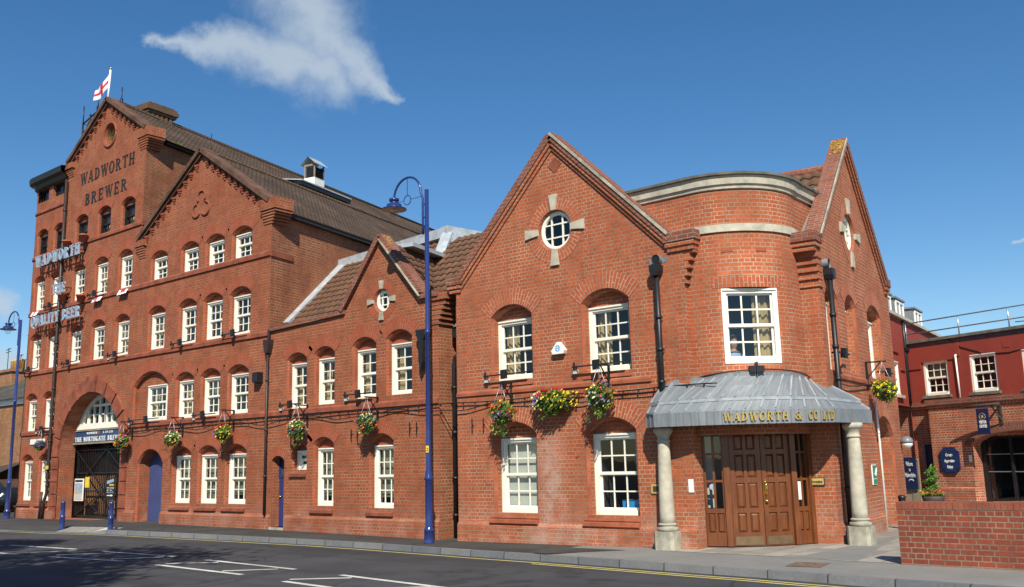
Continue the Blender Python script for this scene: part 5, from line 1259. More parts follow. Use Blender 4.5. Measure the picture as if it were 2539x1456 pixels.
# rolls between the lead sheets, on roof and fascia
for i in range(1,N-1):
    for t0,t1,dz in ((.03,.25,.006),(.26,.99,.066)): cn_.bar(up_pt(i,t0,dz),up_pt(i,t1,dz),.030,.022,1)
for i in range(N-1):
    for k in (0,.5):
        a=Vector(fasc[i]).lerp(Vector(fasc[i+1]),k); v=(Vector(fasc[i+1])-Vector(fasc[i])).normalized(); o_=Vector((v.y,-v.x))*.006
        cn_.bar((a.x+o_.x*.3,a.y+o_.y*.3,zb_+.005),(a.x+o_.x*.3,a.y+o_.y*.3,zt_-.012),.018,.010)
for i in range(1,N-1): cn_.bar(up_pt(i,.255,.03),up_pt(i+1,.255,.03),.02,.05,1)
cn_.bar((fasc[1][0],fasc[1][1],zt_),(fasc[2][0],fasc[2][1],zt_),.03)
canopy=cn_.build('porch_canopy',[M['lead'],M['lead_roll']],off)
sf=MB(); sf.face([(p[0],p[1],zb_+.01) for p in fasc[::-1]]+[(-8.2,.6,zb_+.01),(-6.9,1.9,zb_+.01)][::-1] if False else [(p[0],p[1],zb_+.012) for p in fasc]); sf.build('soffit',M['barrel'],canopy)
up_=MB()
for i in range(2,N-4): up_.face([up_pt(i,1,.0),up_pt(i+1,1,.0),up_pt(i+1,1,.0)+Vector((0,0,.10)),up_pt(i,1,.0)+Vector((0,0,.10))])
for i in range(2,N-4): 
    p=up_pt(i,.985,.05); q=up_pt(i+1,.985,.05); up_.bar(p,q,.05,.09)
up_.build('upstand_flashing',M['lead'],canopy)
# gilt lettering along the curved fascia
arcs=[0]
for a,b in zip(fasc[2:14],fasc[3:15]): arcs.append(arcs[-1]+(Vector(b)-Vector(a)).length)
def onf(s,d,z):
    for i in range(len(arcs)-1):
        if s<=arcs[i+1] or i==len(arcs)-2:
            a=Vector(fasc[2+i]); b=Vector(fasc[3+i]); t=(s-arcs[i])/(arcs[i+1]-arcs[i]); p=a.lerp(b,t); v=(b-a).normalized(); n_=Vector((-v.y,v.x))
            p=p+n_*d; return Vector((p.x,p.y,z))
lt=MB(); LT=arcs[-1]
for s,t0,t1 in (('WADWORTH',.385,.727),('&',.762,.805),('CO',.838,.893),('LTD',.922,.992)): letters(lt,lambda x,d,z,t0=t0: onf(LT*t0+x,d-.012,zb_+.055+z),s,.14,LT*(t1-t0),.02,slant=.12)
lt.build('gilt_lettering',M['gold'],canopy)
# columns
for cx,cy in ((-8.67,-.17),(-5.95,1.80)):
    g=gz(cx); c=thing('column','x','x',(cx,cy,g)); del c['label']; del c['category']; c.parent=off; c.location=Vector((cx,cy,g))-off.location
    m_=MB(); z0=.42; z1=zb_-.06; H_=z1-z0
    pr_=[(.135,g+z0)]+[(.135-.032*(t**1.6),g+z0+(H_-g)*t*.93) for t in [i/10 for i in range(11)]]
    m_.lathe((cx,cy,0),pr_,0,24); m_.build('shaft',M['stone'],c)
    m_=MB(); b_=Fr((cx,cy,0),0 if cx<-7 else 5); m_.hprism([(cx+.20*sx-(.05 if ch_ else 0)*sx,cy+.20*sy-(0 if ch_ else .05)*sy) for sx,sy,ch_ in ((-1,-1,0),(-1,-1,1),(1,-1,1),(1,-1,0),(1,1,0),(1,1,1),(-1,1,1),(-1,1,0))],g-.1,g+.32); m_.build('pedestal',M['stone_dirty'],c)
    m_=MB(); m_.lathe((cx,cy,g),[(.18,.32),(.195,.35),(.18,.385),(.15,.395),(.155,.415),(.17,.425),(.17,.44),(.135,.46)],0,24); m_.build('base_moulding',M['stone_dirty'],c)
    m_=MB(); m_.lathe((cx,cy,0),[(.103,z1-.2),(.125,z1-.19),(.125,z1-.17),(.105,z1-.16),(.11,z1-.10),(.16,z1-.03),(.175,z1-.02),(.175,z1+.06)],0,24); m_.build('capital',M['stone'],c)
# small things on the porch walls
rs=thing('reception_sign','small framed sign reading Reception beside the porch door','sign',tuple(PE.p(.22,-.02,1.2)))
m_=MB(); m_.box(PE,.03,.30,-.03,0,1.08,1.22); m_.build('frame',M['barrel'],rs); m_=MB(); m_.box(PE,.045,.285,-.036,-.0305,1.095,1.205); m_.build('plate',M['goldpaint'],rs); small_text('Reception',PE,.165,-.0365,1.125,.05,'barrel',rs,width=.20,bold=True)
bp=thing('brass_plate','weathered brass letter plate on brick behind the left stone column','plate',(-8.9,-.02,1.06))
m_=MB(); m_.box(F,-9.06,-8.74,-.03,0,1.0,1.16); m_.build('plate',M['goldpaint'],bp); m_=MB(); m_.box(F,-9.02,-8.78,-.035,-.0305,1.03,1.13); m_.build('panel',M['barrel'],bp)
nf=Fr(tuple(dpt(-75.5,0)),20)
m_=MB(); m_.box(F,-8.30,-8.20,-.015,0,1.02,1.25); tag(m_.build('door_notice',M['white']),'narrow white notice on the brick left of the porch door','notice')
al=thing('alarm_box','white five-sided burglar alarm box between the upper office windows','alarm',(-11.03,-.05,3.86))
m_=MB(); m_.prism(F,[(-11.16,3.73),(-10.89,3.73),(-10.86,3.80),(-11.0,3.97),(-11.05,3.97),(-11.19,3.80)],-.10,0); m_.build('case',M['white'],al)
m_=MB(); n=20; m_.tube([F.p(-11.025+.055*math.cos(2*math.pi*i/n),-.103,3.845+.055*math.sin(2*math.pi*i/n)) for i in range(n+1)],.007,0,5); m_.box(F,-11.05,-11.0,-.106,-.101,3.838,3.852); m_.box(F,-11.055,-11.043,-.106,-.101,3.815,3.875); m_.box(F,-11.007,-10.995,-.106,-.101,3.815,3.875); m_.build('emblem',M['brightblue'],al)
gs=thing('exit_sign','green safety sign with a white tick on the office side wall','sign',tuple(S.p(4.55,-.02,1.2)))
m_=MB(); m_.box(S,4.38,4.72,-.02,0,1.0,1.40); m_.build('plate',M['white'],gs); m_=MB(); m_.box(S,4.40,4.70,-.026,-.0205,1.13,1.385); m_.box(S,4.40,4.70,-.026,-.0205,1.015,1.11); m_.build('green_panel',M['green_sign'],gs)
m_=MB(); m_.bar(S.p(4.46,-.03,1.22),S.p(4.53,-.03,1.165),.03,.008); m_.bar(S.p(4.53,-.03,1.165),S.p(4.66,-.03,1.33),.03,.008); m_.build('tick',M['white'],gs)
bx=MB(); f3=Fr(tuple(bpt(R(-48),br,0)),42); bx.box(f3,-.13,-.02,-.12,-.02,3.09,3.20); bx.box(f3,.02,.13,-.12,-.02,3.09,3.20); bx.box(f3,-.014,.014,-.13,-.01,3.05,3.27); tag(bx.build('canopy_floodlight',M['black']),'black twin lamp box under the bow window above the porch','floodlight')
# ---------------------------------------------------------------- visitor wing, set back on the right
Wf=Fr((-9.276,17.131,0),-22)
wing=thing('painted_wing','dark red painted wing over a brick ground floor, flat roofed, right of office','building',(-6,16,0))
w=MB(); hw=[]; wr=MB()
ww=[(.46,1.37,3.41,4.53),(2.14,3.04,3.40,4.57),(3.85,4.75,3.40,4.55)]
for i,(a,b,z0,z1) in enumerate(ww):
    o=[(a,z0),(b,z0),(b,z1),(a,z1)]; hw.append(o); reveal(w,Wf,o,o,.2,.02,0); roombox(wr,Wf,a+.02,b-.02,z0+.02,z1-.02,.2)
    sash(wing,Wf,a,b,z0,z1,.06,3,(2,2),'cream',ft=.075,curtain=('H' if i==0 else None),seed=i+500)
w.wall(Wf,[(-.16,3.1),(9,3.1),(9,5.16),(-.16,5.16)],hw,0,0)
w.prism(Wf,[(-.1,4.30),(.40,4.30),(.40,4.50),(1.72,4.50),(1.72,4.58),(1.84,4.58),(1.84,5.0),(-.1,5.0)],-.03,-.001)
w.box(Wf,3.3,3.52,-.01,0,4.66,4.86)
w.build('painted_wall',M['render_red'],wing); wr.build('interior',M['room'],wing)
m_=MB(); m_.box(Wf,-.2,9,-.08,.3,5.16,5.25); m_.build('roof_edge',M['stone_top'],wing); m_=MB(); m_.box(Wf,-.16,9,.0,9,5.0,5.2); m_.build('flat_roof',M['lead'],wing)
m_=MB()
for a,b,z0,z1 in ww: m_.box(Wf,a-.06,b+.06,-.10,.05,z0-.09,z0-.002)
m_.build('window_sill',M['stone_top'],wing)
# brick ground floor: left bay set back
g=MB(); oh=[(2.12,.10),(5.6,.10)]+[(3.86+1.74*math.cos(math.pi*i/14),1.78+.42*math.sin(math.pi*i/14)) for i in range(15)]
oh=[(2.12,.10),(5.6,.10),(5.6,1.78)]+[(3.86+1.74*math.cos(math.pi*i/14),1.78+.42*math.sin(math.pi*i/14)) for i in range(1,14)]+[(2.12,1.78)]
DF=-.32
g.wall(Wf,[(.74,0),(9,0),(9,3.0),(.74,3.0)],[oh],DF,0); reveal(g,Wf,oh,oh,.25,.03,0,DF)
for i in range(22):
    a,b=math.pi*i/22,math.pi*(i+1)/22; P=[(3.86+rx*math.cos(q),1.78+rz_*math.sin(q)) for rx,rz_,q in ((1.74,.42,a),(1.98,.66,a),(1.98,.66,b),(1.74,.42,b))]
    g.face([Wf.p(u,DF-.006,z) for u,z in P],1,[(0,a*1.8),(.24,a*1.8),(.24,b*1.8),(0,b*1.8)])
g.face([Wf.p(.74,.3,0),Wf.p(.74,DF,0),Wf.p(.74,DF,3.0),Wf.p(.74,.3,3.0)],0)
dh=[(.06,.12),(.72,.12),(.72,1.87),(.06,1.87)]
g.wall(Wf,[(-4,0),(.76,0),(.76,3.0),(-4,3.0)],[dh],.12,0)
g.box(Wf,-4,.78,.02,.3,3.0,3.08,0); g.box(Wf,-4,.78,-.03,.3,3.08,3.23,1); g.box(Wf,.72,9,DF-.05,.1,3.0,3.08,0); g.box(Wf,.70,9,DF-.09,.1,3.08,3.25,1)
g.prism(Fr(tuple(Wf.p(.74,0,0)),68),[(-DF*0-.36,0),(-.32,0),(-.32,.55),(-.36,.48)],0,-1.38)
g.build('brick_ground_floor',[M['brick_wing'],M['coping_o']],wing)
m_=MB(); m_.box(Wf,.06,.72,.22,.27,.12,1.87); d_=m_.build('dark_door',M['navy'],wing); m_=MB(); m_.box(Wf,.44,.56,.21,.2195,1.25,1.62); m_.build('door_window',M['barrel'],d_)
m_=MB(); z0=.12
for u in (2.12,2.20,3.05,3.86,4.7,5.52): m_.box(Wf,u,u+.08,.12,.22,.1,2.2)
for z in (.1,1.98): m_.box(Wf,2.12,5.6,.121,.219,z,z+.08)
for z in (.98,1.50): m_.box(Wf,2.28,5.5,.15,.17,z,z+.025,1)
gl_=m_.build('glazed_doors',[M['black'],M['galv']],wing)
m_=MB(); m_.wall(Wf,[(2.12,2.05),(5.6,2.05)]+[(3.86+1.74*math.cos(math.pi*i/14),1.79+.42*math.sin(math.pi*i/14)) for i in range(3,12)],[],.10,0); m_.build('arch_infill',M['brick_wing'],wing); m_=MB(); m_.face([Wf.p(2.12,.17,.1),Wf.p(5.6,.17,.1),Wf.p(5.6,.17,2.2),Wf.p(2.12,.17,2.2)]); m_.build('pane',M['glass'],gl_)
m_=MB(); roombox(m_,Wf,2.12,5.6,.1,2.2,.26,2.0); m_.build('interior',M['room'],wing)
# railings on the flat roof
rl=thing('roof_railing','galvanised tube railing round the flat roof of the painted wing','railing',tuple(Wf.p(2,.1,5.2)))
m_=MB()
for u in (-.14,1.83,3.52,5.2): m_.tube([Wf.p(u,.1,5.2),Wf.p(u,.1,5.87)],.022,0,6)
for u,d in ((2.9,4.0),(4.9,4.2)): m_.tube([Wf.p(u,d,5.2),Wf.p(u,d,5.87)],.022,0,6)
m_.build('post',M['galv'],rl)
m_=MB()
for z in (5.50,5.86): m_.tube([Wf.p(-.2,.1,z),Wf.p(9,.1,z)],.022,0,6); m_.tube([Wf.p(1.6,3.4,z),Wf.p(9,6.0,z)],.02,0,6)
m_.build('rail',M['galv'],rl)
# rear block beyond, with dormers
rear=thing('dormer_block','dark red painted rear block with three grey dormer windows','building',(-9.5,19,0))
Bf=Fr((-9.425,17.19,0),95)
m_=MB(); hole=[(-2.0,3.42),(-1.2,3.42),(-1.2,4.50),(-2.0,4.50)]; m_.wall(Bf,[(-7,3.1),(0,3.1),(0,0),(9,0),(9,5.98),(-7,5.98)],[hole],0); reveal(m_,Bf,hole,hole,.2,.02); m_.box(Bf,-2.05,-1.15,-.05,0,4.78,4.95); m_.box(Bf,-1.0,-.4,-.05,0,4.25,4.32); m_.build('painted_wall',M['render_red'],rear)
m_=MB(); roombox(m_,Bf,-2,-1.2,3.42,4.5,.2); m_.build('interior',M['room'],rear); sash(rear,Bf,-2.0,-1.2,3.42,4.5,.05,3,(2,2),'cream',seed=600)
m_=MB(); m_.box(Bf,-2.1,-1.1,-.1,.02,3.33,3.418); m_.box(Bf,-7,9,-.12,.2,5.98,6.08); m_.build('stone_trim',M['stone'],rear)
m_=MB(); m_.face([Bf.p(-7,-.05,6.08),Bf.p(9,-.05,6.08),Bf.p(9,1.6,6.9),Bf.p(-7,1.6,6.9)]); m_.build('roof',M['pantile'],rear)
for u in (-2.6,-.75,2.2):
    m_=MB(); m_.box(Bf,u,u+1.35,.05,1.6,6.05,6.66); m_.box(Bf,u-.06,u+1.41,-.02,1.6,6.661,6.72); d_=m_.build('dormer',M['lead'],rear)
    m_=MB(); 
    for a in (u+.12,u+.64,u+1.17): m_.box(Bf,a,a+.06,.0,.049,6.12,6.6)
    m_.box(Bf,u+.121,u+1.229,.005,.048,6.55,6.61); m_.box(Bf,u+.121,u+1.229,.005,.048,6.10,6.15); f_=m_.build('dormer_window',M['white'],d_)
    m_=MB(); m_.face([Bf.p(u+.15,.04,6.13),Bf.p(u+1.2,.04,6.13),Bf.p(u+1.2,.04,6.57),Bf.p(u+.15,.04,6.57)]); m_.build('pane',plain('dormer_glass',(.10,.14,.19),.1),f_)
m_=MB(); m_.tube([Wf.p(-.08,-.08,5.95),Wf.p(-.08,-.08,5.2),Wf.p(-.08,-.10,4.95),Wf.p(-.08,-.10,3.2)],.06,0,8); m_.box(Wf,-.2,.04,-.16,0,4.93,5.05); m_.build('drainpipe',M['black'],wing)
m_=MB(); m_.tube([Wf.p(1.72,-.06,4.62),Wf.p(1.74,-.06,3.25)],.028,0,6); m_.tube([Wf.p(1.72,-.06,4.60),Wf.p(1.72,.0,4.62)],.03,0,6); m_.build('white_pipe',M['white'],wing)
m_=MB(); m_.tube([Wf.p(1.5,-.015,5.15),Wf.p(1.9,-.015,4.85),Wf.p(2.5,-.015,4.63),Wf.p(2.6,-.015,4.60)],.012,0,5); m_.tube([Wf.p(3.04,-.015,4.52),Wf.p(3.5,-.015,4.5),Wf.p(3.85,-.015,4.56)],.012,0,5); m_.build('wall_cable',M['black'],wing)
# timber gate with its welcome sign
m_=MB(); m_.box(Wf,-.95,.0,-.12,-.07,.05,1.42); m_.box(Wf,-.95,.0,-.14,-.121,1.36,1.44); m_.box(Wf,-.30,-.0,-.135,-.121,.05,.35); m_.box(Wf,-.95,-.66,-.16,-.121,.05,1.35); tag(m_.build('timber_gate',M['gatewood']),'silvery grey timber gate panel left of the dark visitor door','gate')
wsn=thing('welcome_sign','tall navy Welcome sign fixed to the grey timber gate','sign',tuple(Wf.p(-.28,-.17,1)))
m_=MB(); m_.box(Wf,-.54,-.03,-.20,-.161,.45,1.46); m_.build('board',M['navy'],wsn)
small_text('Welcome',Wf,-.27,-.204,1.19,.15,'white',wsn,width=.26); small_text('to',Wf,-.27,-.204,1.02,.12,'white',wsn,width=.06); small_text('Wadworthshire',Wf,-.27,-.204,.83,.15,'white',wsn,width=.40)
m_=MB(); m_.prism(Wf,[(-.36,.70),(-.31,.765),(-.22,.78),(-.15,.74),(-.16,.70),(-.21,.74),(-.29,.745)],-.205,-.201); m_.build('swoosh',M['white'],wsn)
tsn=thing('shaped_sign','navy scroll cornered signboard with three white words right of the dark door','sign',tuple(Wf.p(1.36,DF,1.3)))
def scal(k): 
    P=[]
    for (cx,cz,a0) in ((1,1,0),(-1,1,90),(-1,-1,180),(1,-1,270)):
        c=(1.365+cx*.33*k,1.36+cz*.40*k); r=.13*k
        a1=a0+180
        for i in range(7): a=R(a0+270-90*i/6); P.append((c[0]+r*math.cos(a),c[1]+r*math.sin(a)))
    return P
m_=MB(); m_.prism(Wf,scal(1.0),DF-.06,DF-.01); m_.build('board',M['navy'],tsn); m_=MB(); m_.prism(Wf,scal(.9),DF-.066,DF-.0605); m_.build('inner_panel',plain('navy_panel',(.016,.03,.10),.35),tsn)
for t,z in (('Create',1.48),('Appreciate',1.30),('Enjoy',1.12)): small_text(t,Wf,1.365,DF-.068,z,.085,'white',tsn,width={'Create':.24,'Appreciate':.36,'Enjoy':.20}[t],bold=True)
hs=thing('hanging_sign','navy hanging sign reading VISITOR CENTRE on a timber bracket','sign',tuple(Wf.p(2.5,DF-.5,2.5)))
e=Fr(tuple(Wf.p(.42,0,0)),-22)
m_=MB(); m_.box(e,2.30,2.68,DF-.46,DF-.42,2.10,2.86); m_.build('board',M['navy'],hs)
small_text('VISITOR',e,2.49,DF-.463,2.42,.085,'white',hs,width=.24,bold=True); small_text('CENTRE',e,2.49,DF-.463,2.30,.085,'white',hs,width=.24,bold=True)
m_=MB(); m_.tube([e.p(2.49+.10*math.cos(R(a)),DF-.464,2.62+.10*math.sin(R(a))) for a in range(0,361,30)],.006,0,5); m_.prism(e,[(2.46,2.58),(2.52,2.58),(2.52,2.66),(2.46,2.66)],DF-.468,DF-.461); m_.build('emblem',M['goldpaint'],hs)
m_=MB(); m_.tube([e.p(2.0,DF-.50,2.92),e.p(2.4,DF-.44,2.95),e.p(3.02,DF-.36,2.98)],[.03,.045,.03],0,8); m_.bar(e.p(2.78,DF-.42,2.96),e.p(2.80,DF,2.96),.05); m_.bar(e.p(2.82,DF-.02,2.1+.3),e.p(2.80,DF-.02,3.0),.06); m_.bar(e.p(2.84,DF-.02,2.45),e.p(2.74,DF-.36,2.93),.03)
m_.build('bracket',M['barrel'],hs)
m_=MB(); m_.box(Wf,2.03,2.10,DF-.05,DF,1.30,1.50); tag(m_.build('door_entry_panel',M['white']),'small white entry panel left of the glazed visitor doors','entry panel')
# barrel planter with clipped spiral
pt=thing('barrel_planter','half barrel planter with a green spiral shrub and bright flowers','planter',tuple(Wf.p(.9,-1.3,.05)))
pc=Wf.p(1.28,-1.2,0)
m_=MB(); m_.lathe((pc.x,pc.y,0),[(.22,.06),(.30,.14),(.335,.30),(.31,.30),(.29,.26)],0,20); m_.lathe((pc.x,pc.y,0),[(.0,.26),(.29,.26)],0,20); m_.build('barrel',M['barrel'],pt)
rnd=random.Random(5)
def leafquad(mb,c,s,m=0,nrm=None,asp=1.5):
    d=Vector((rnd.gauss(0,1),rnd.gauss(0,1),rnd.gauss(0,1))).normalized(); e_=d.orthogonal().normalized(); q=d.cross(e_)
    mb.face([c+e_*s*asp,c+q*s*.6,c-e_*s*asp,c-q*s*.6],m)
m_=MB()
for i in range(1500):
    t=rnd.random()**.9; a=t*2*math.pi*3.2; rr=.15*(1-t*.55); z=.30+t*.86
    c=Vector((pc.x+rr*math.cos(a)+rnd.gauss(0,.05),pc.y+rr*math.sin(a)+rnd.gauss(0,.05),z+rnd.gauss(0,.035))); leafquad(m_,c,.028)
for i in range(250):
    a=rnd.random()*6.28; r=rnd.random()**.5*.34; leafquad(m_,Vector((pc.x+r*math.cos(a),pc.y+r*math.sin(a),.30+rnd.random()*.1)),.035)
m_.tube([(pc.x,pc.y,.2),(pc.x,pc.y,1.1)],.012,0,6); m_.build('spiral_shrub',M['leaf_conifer'],pt)
m_=MB(); cl=[M[k] for k in ('fl_yellow','fl_orange','fl_red','fl_pink')]
for i in range(150):
    a=rnd.random()*6.28; r=(.15+.85*rnd.random()**.5)*.36; c=Vector((pc.x+r*math.cos(a),pc.y+r*math.sin(a),.36+rnd.random()*.12)); uu=(c-pc).dot(Wf.U)
    k=0 if uu<-.05 and rnd.random()<.7 else (1 if uu<.12 else (2 if uu<.24 else 3)); leafquad(m_,c,.028,k,asp=1)
m_.build('flowers',cl,pt)['kind']='stuff'
m_=MB(); m_.box(Wf,1.55,1.72,-1.0,-.85,.03,.13); tag(m_.build('loose_stone',M['stone']),'single pale stone block on the terrace by the brick wall','stone')
bl=thing('bulkhead_lamp','grey bulkhead lamp with a pale lower globe on the office end corner','lamp',tuple(S.p(7.3,-.1,1.8)))
m_=MB(); c=S.p(7.26,-.13,1.84); m_.lathe(tuple(c),[(.14,0),(.14,.04),(.12,.10),(.07,.14),(.0,.155)],0,16); m_.bar(c+Vector((0,0,.05)),S.p(7.26,0,1.88),.1); m_.build('hood',plain('grey_enamel',(.16,.17,.19),.4),bl); m_=MB(); m_.lathe(tuple(c),[(.0,-.13),(.07,-.11),(.12,-.05),(.13,0)],0,16); m_.build('globe',M['white'],bl)
# low walls in front of the terrace
nw=thing('garden_wall','low red brick wall with brick on edge top along the pavement','wall',(-2,-.75,0))
m_=MB(); zt=.93; x0=-4.46; g0=.04
m_.prism(WORLD,[(x0,g0-.1),(7,g0-.1),(7,zt-.11),(x0,zt-.11)],-.92,-.59); m_.build('brickwork',M['brick_near'],nw)
m_=MB(); nB=150
for i in range(nB):
    a=x0+i*.0765; b=a+.067; dz=rnd.uniform(-.002,.002); m_.box(WORLD,a,b,-.925+rnd.uniform(-.002,.002),-.585,zt-.10,zt+dz)
m_.box(WORLD,x0+.004,x0+nB*.0765-.012,-.918,-.592,zt-.11,zt-.006,1); m_.build('brick_on_edge',[M['brick_plain'],M['stone_top']],nw)
m_=MB(); a=Vector((-4.2,3.9,0)); b=Vector((-2.2,7.2,0)); m_.bar((-4.25,3.9,.40),(2.5,5.6,.48),.3,.62); tag(m_.build('terrace_wall',M['brick_near']),'second low brick wall behind the garden wall, by the glazed doors','wall')
for x,y,lab in ((S.p(5.55,-.28,0).x,S.p(5.55,-.28,0).y,'black iron bollard beside the arched side door of the office'),(Wf.p(-.8,-1.6,0).x,Wf.p(-.8,-1.6,0).y,'black bollard top showing over the garden wall by the timber gate')):
    m_=MB(); g0=gz(x); m_.lathe((x,y,g0),[(.10,-.05),(.10,.04),(.085,.06),(.075,.10),(.072,.62),(.08,.63),(.08,.66),(.06,.69),(.0,.70)],0,16); tag(m_.build('iron_bollard',M['black']),lab,'bollard','black iron bollards by the office')
m_=MB(); m_.tube([S.p(5.0,-.05,2.7),S.p(5.02,-.06,2.1),S.p(5.05,-.05,.1)],.025,0,6); m_.build('white_conduit',M['white'],off)
# ---------------------------------------------------------------- the old house and car at the far left
oh_=thing('old_house','old yellow brown brick house with a stone slate roof left of the brewery','building',(-48,6,0))
m_=MB(); m_.box(WORLD,-64,-41.5,4,11,0,4.85); m_.build('brick_wall',M['brick_old'],oh_)
m_=MB(); m_.box(WORLD,-64,-41.4,3.9,3.999,4.80,5.08); m_.build('fascia_board',M['white'],oh_)
m_=MB(); m_.face([(-64,3.7,5.05),(-41.2,3.7,5.05),(-41.2,7.6,6.75),(-64,7.6,6.75)]); m_.face([(-64,7.6,6.75),(-41.2,7.6,6.75),(-41.2,11.3,5.05),(-64,11.3,5.05)]); m_.build('slate_roof',M['slate'],oh_)
m_=MB(); cx=-53.4; m_.box(WORLD,cx-.8,cx+.85,6.6,8.0,5.5,7.05); m_.box(WORLD,cx-.9,cx+.95,6.5,8.1,7.05,7.2); c_=m_.build('chimney',M['brick_old'],oh_)
for k in range(4):
    m_=MB(); m_.lathe((cx-.5+k*.36,7.2,7.2),[(.16,0),(.15,.5),(.17,.52),(.17,.58),(.12,.58)],0,12); m_.build('chimney_pot',M['orange'],c_)
m_=MB(); m_.tube([(cx+.75,7.0,7.2),(cx+.85,7.0,8.0)],.02,0,5); m_.bar((cx+.3,7,7.9),(cx+1.1,7,7.95),.03); m_.tube([(cx-.8,7,7.2),(cx-.8,7,8.5)],.02,0,5); m_.bar((cx-1.1,7,8.4),(cx-.5,7,8.45),.03); m_.bar((cx-1.1,7,8.25),(cx-.5,7,8.3),.03); m_.build('aerial',M['black'],c_)
sh=MB(); sh.box(WORLD,-49,-44.1,3.0,3.95,0,1.25); sh.face([(-49.2,2.5,1.15),(-43.9,2.5,1.55),(-43.9,4,2.2),(-49.2,4,1.8)]); tag(sh.build('lean_to_shed',M['barrel']),'dark lean-to shed against the old house wall','shed')
car=thing('parked_car','black car parked at the side road left of the brewery','car',(-42.2,2.2,.05))
def carshape(y0,y1,P,m): 
    b=MB(); b.prism(WORLD,P,y0,y1); return b
X=-44.3; prof=[(0,.28),(.05,.62),(.55,.82),(1.25,.90),(1.75,1.28),(2.9,1.32),(3.5,1.02),(4.05,.92),(4.15,.55),(4.1,.28)]
m_=MB(); secs=[(0,.86),(.12,1.0),(.5,1.0),(1.2,1.0),(1.58,1.0),(1.7,.86)]
rows=[]
for yy,k in secs: rows.append([Vector((X+2.08+(x-2.08)*(k if z<1 else k*.97),1.35+yy+( .12*(1 if yy<.8 else -1) if z>1.2 else 0),.28+(z-.28)*(.96 if k<1 else 1)+.07)) for x,z in prof])
for a,b in zip(rows,rows[1:]):
    for k in range(len(prof)): j=(k+1)%len(prof); m_.face([a[k],a[j],b[j],b[k]],0,None,True)
m_.face(rows[0]); m_.face(rows[-1]); m_.build('body',M['car'],car)
m_=MB(); m_.prism(WORLD,[(X+1.45,1.0),(X+1.85,1.30),(X+2.8,1.32),(X+3.3,1.06)],1.335,1.345); m_.build('side_window',plain('tinted_glass',(.03,.05,.06),.05),car)
for x in (X+.75,X+3.3):
    m_=MB(); m_.tube([(x,1.33,.36),(x,1.55,.36)],.31,0,20); wh=m_.build('wheel',M['tyre'],car); m_=MB(); m_.tube([(x,1.315,.36),(x,1.36,.36)],.19,0,14); m_.build('rim',M['galv'],wh)
m_=MB(); m_.lathe((X+1.75,1.24,1.02),[(0,-.06),(.09,-.03),(.09,.03),(0,.06)],0,10); m_.build('mirror',M['white'],car)
# ---------------------------------------------------------------- street lamps, bollards
def lamp_post(x,y,label):
    g=gz(x); t=thing('street_lamp',label,'street lamp',(x,y,g),'blue swan neck street lamps')
    m_=MB(); m_.lathe((x,y,g),[(.11,-.05),(.11,.02),(.105,.05),(.098,.24),(.108,.25),(.108,.28),(.09,.31),(.080,.34),(.076,1.28),(.096,1.30),(.096,1.34),(.08,1.37),(.074,1.44),(.056,1.50),(.051,4.4),(.062,4.41),(.062,4.45),(.051,4.46),(.046,7.62),(.0,7.63)],0,16); m_.build('column',M['blue'],t)
    m_=MB(); ax=-.12; pts=[(x+ax,y,g+6.62),(x+ax,y,g+6.9),(x+ax,y,g+7.45)]
    cxm=-.61; rr=.43
    for i in range(15):
        a=math.pi*i/14; pts.append((x+cxm+rr*math.cos(a),y,g+7.60+rr*math.sin(a)))
    pts.append((x+cxm-rr,y,g+7.58)); m_.tube(pts,.026,0,8)
    for z in (6.75,7.0,7.3): m_.bar((x+ax,y,g+z),(x,y,g+z),.03)
    m_.tube([(x+cxm+.11*math.cos(2*math.pi*k/14),y,g+7.5+.11*math.sin(2*math.pi*k/14)) for k in range(15)],.011,0,5)
    m_.bar((x+cxm-rr,y,g+7.5),(x+cxm-.11,y,g+7.5),.01); m_.bar((x+cxm+.11,y,g+7.5),(x+ax,y,g+7.5),.01); m_.bar((x+cxm,y,g+7.61),(x+cxm,y,g+8.0),.01)
    m_.build('swan_neck',M['blue'],t)
    hx=x+cxm-rr; hz=g+7.36; m_=MB(); m_.lathe((hx,y,hz),[(.29,.0),(.28,.02),(.175,.05),(.17,.12),(.10,.135),(.085,.19),(.115,.20),(.115,.255),(.04,.275),(.0,.28)],0,24); h=m_.build('lamp_head',M['blue'],t)
    m_=MB(); m_.lathe((hx,y,hz),[(.283,-.006),(.12,.035),(.0,.04)],0,24); m_.build('reflector',M['roomlight'],h)
    m_=MB(); m_.lathe((hx,y,hz),[(.12,-.01),(.115,-.06),(.09,-.13),(.05,-.175),(.0,-.19)],0,18); m_.build('bowl',M['bulb'],h)
    return t
lp=lamp_post(-14.02,-.75,'tall blue street lamp in front of the gap between low block and office')
m_=MB(); f3=Fr((-14.02,-.75,0),25); m_.box(f3,-.03,.03,-.068,-.062,1.86,2.0); m_.build('number_plate',M['yellow'],lp); small_text('2',f3,0,-.069,1.89,.07,'black',lp)
lamp_post(-35.0,-.45,'blue street lamp at the far left end of the brewery').scale=(1,1,.925)
for x,y,lab in ((-27.05,-2.25,'left of two blue bollards before the brewery gateway'),(-24.95,-1.92,'right of two blue bollards, nearer the blue arched door')):
    g=gz(x)-.05; m_=MB(); m_.lathe((x,y,g),[(.085,-.05),(.085,.03),(.075,.05),(.068,.30),(.078,.31),(.078,.345),(.066,.36),(.06,.70),(.068,.71),(.068,.745),(.05,.78),(.0,.80)],0,16); tag(m_.build('bollard',M['blue']),lab,'bollard','blue bollards at the kerb')
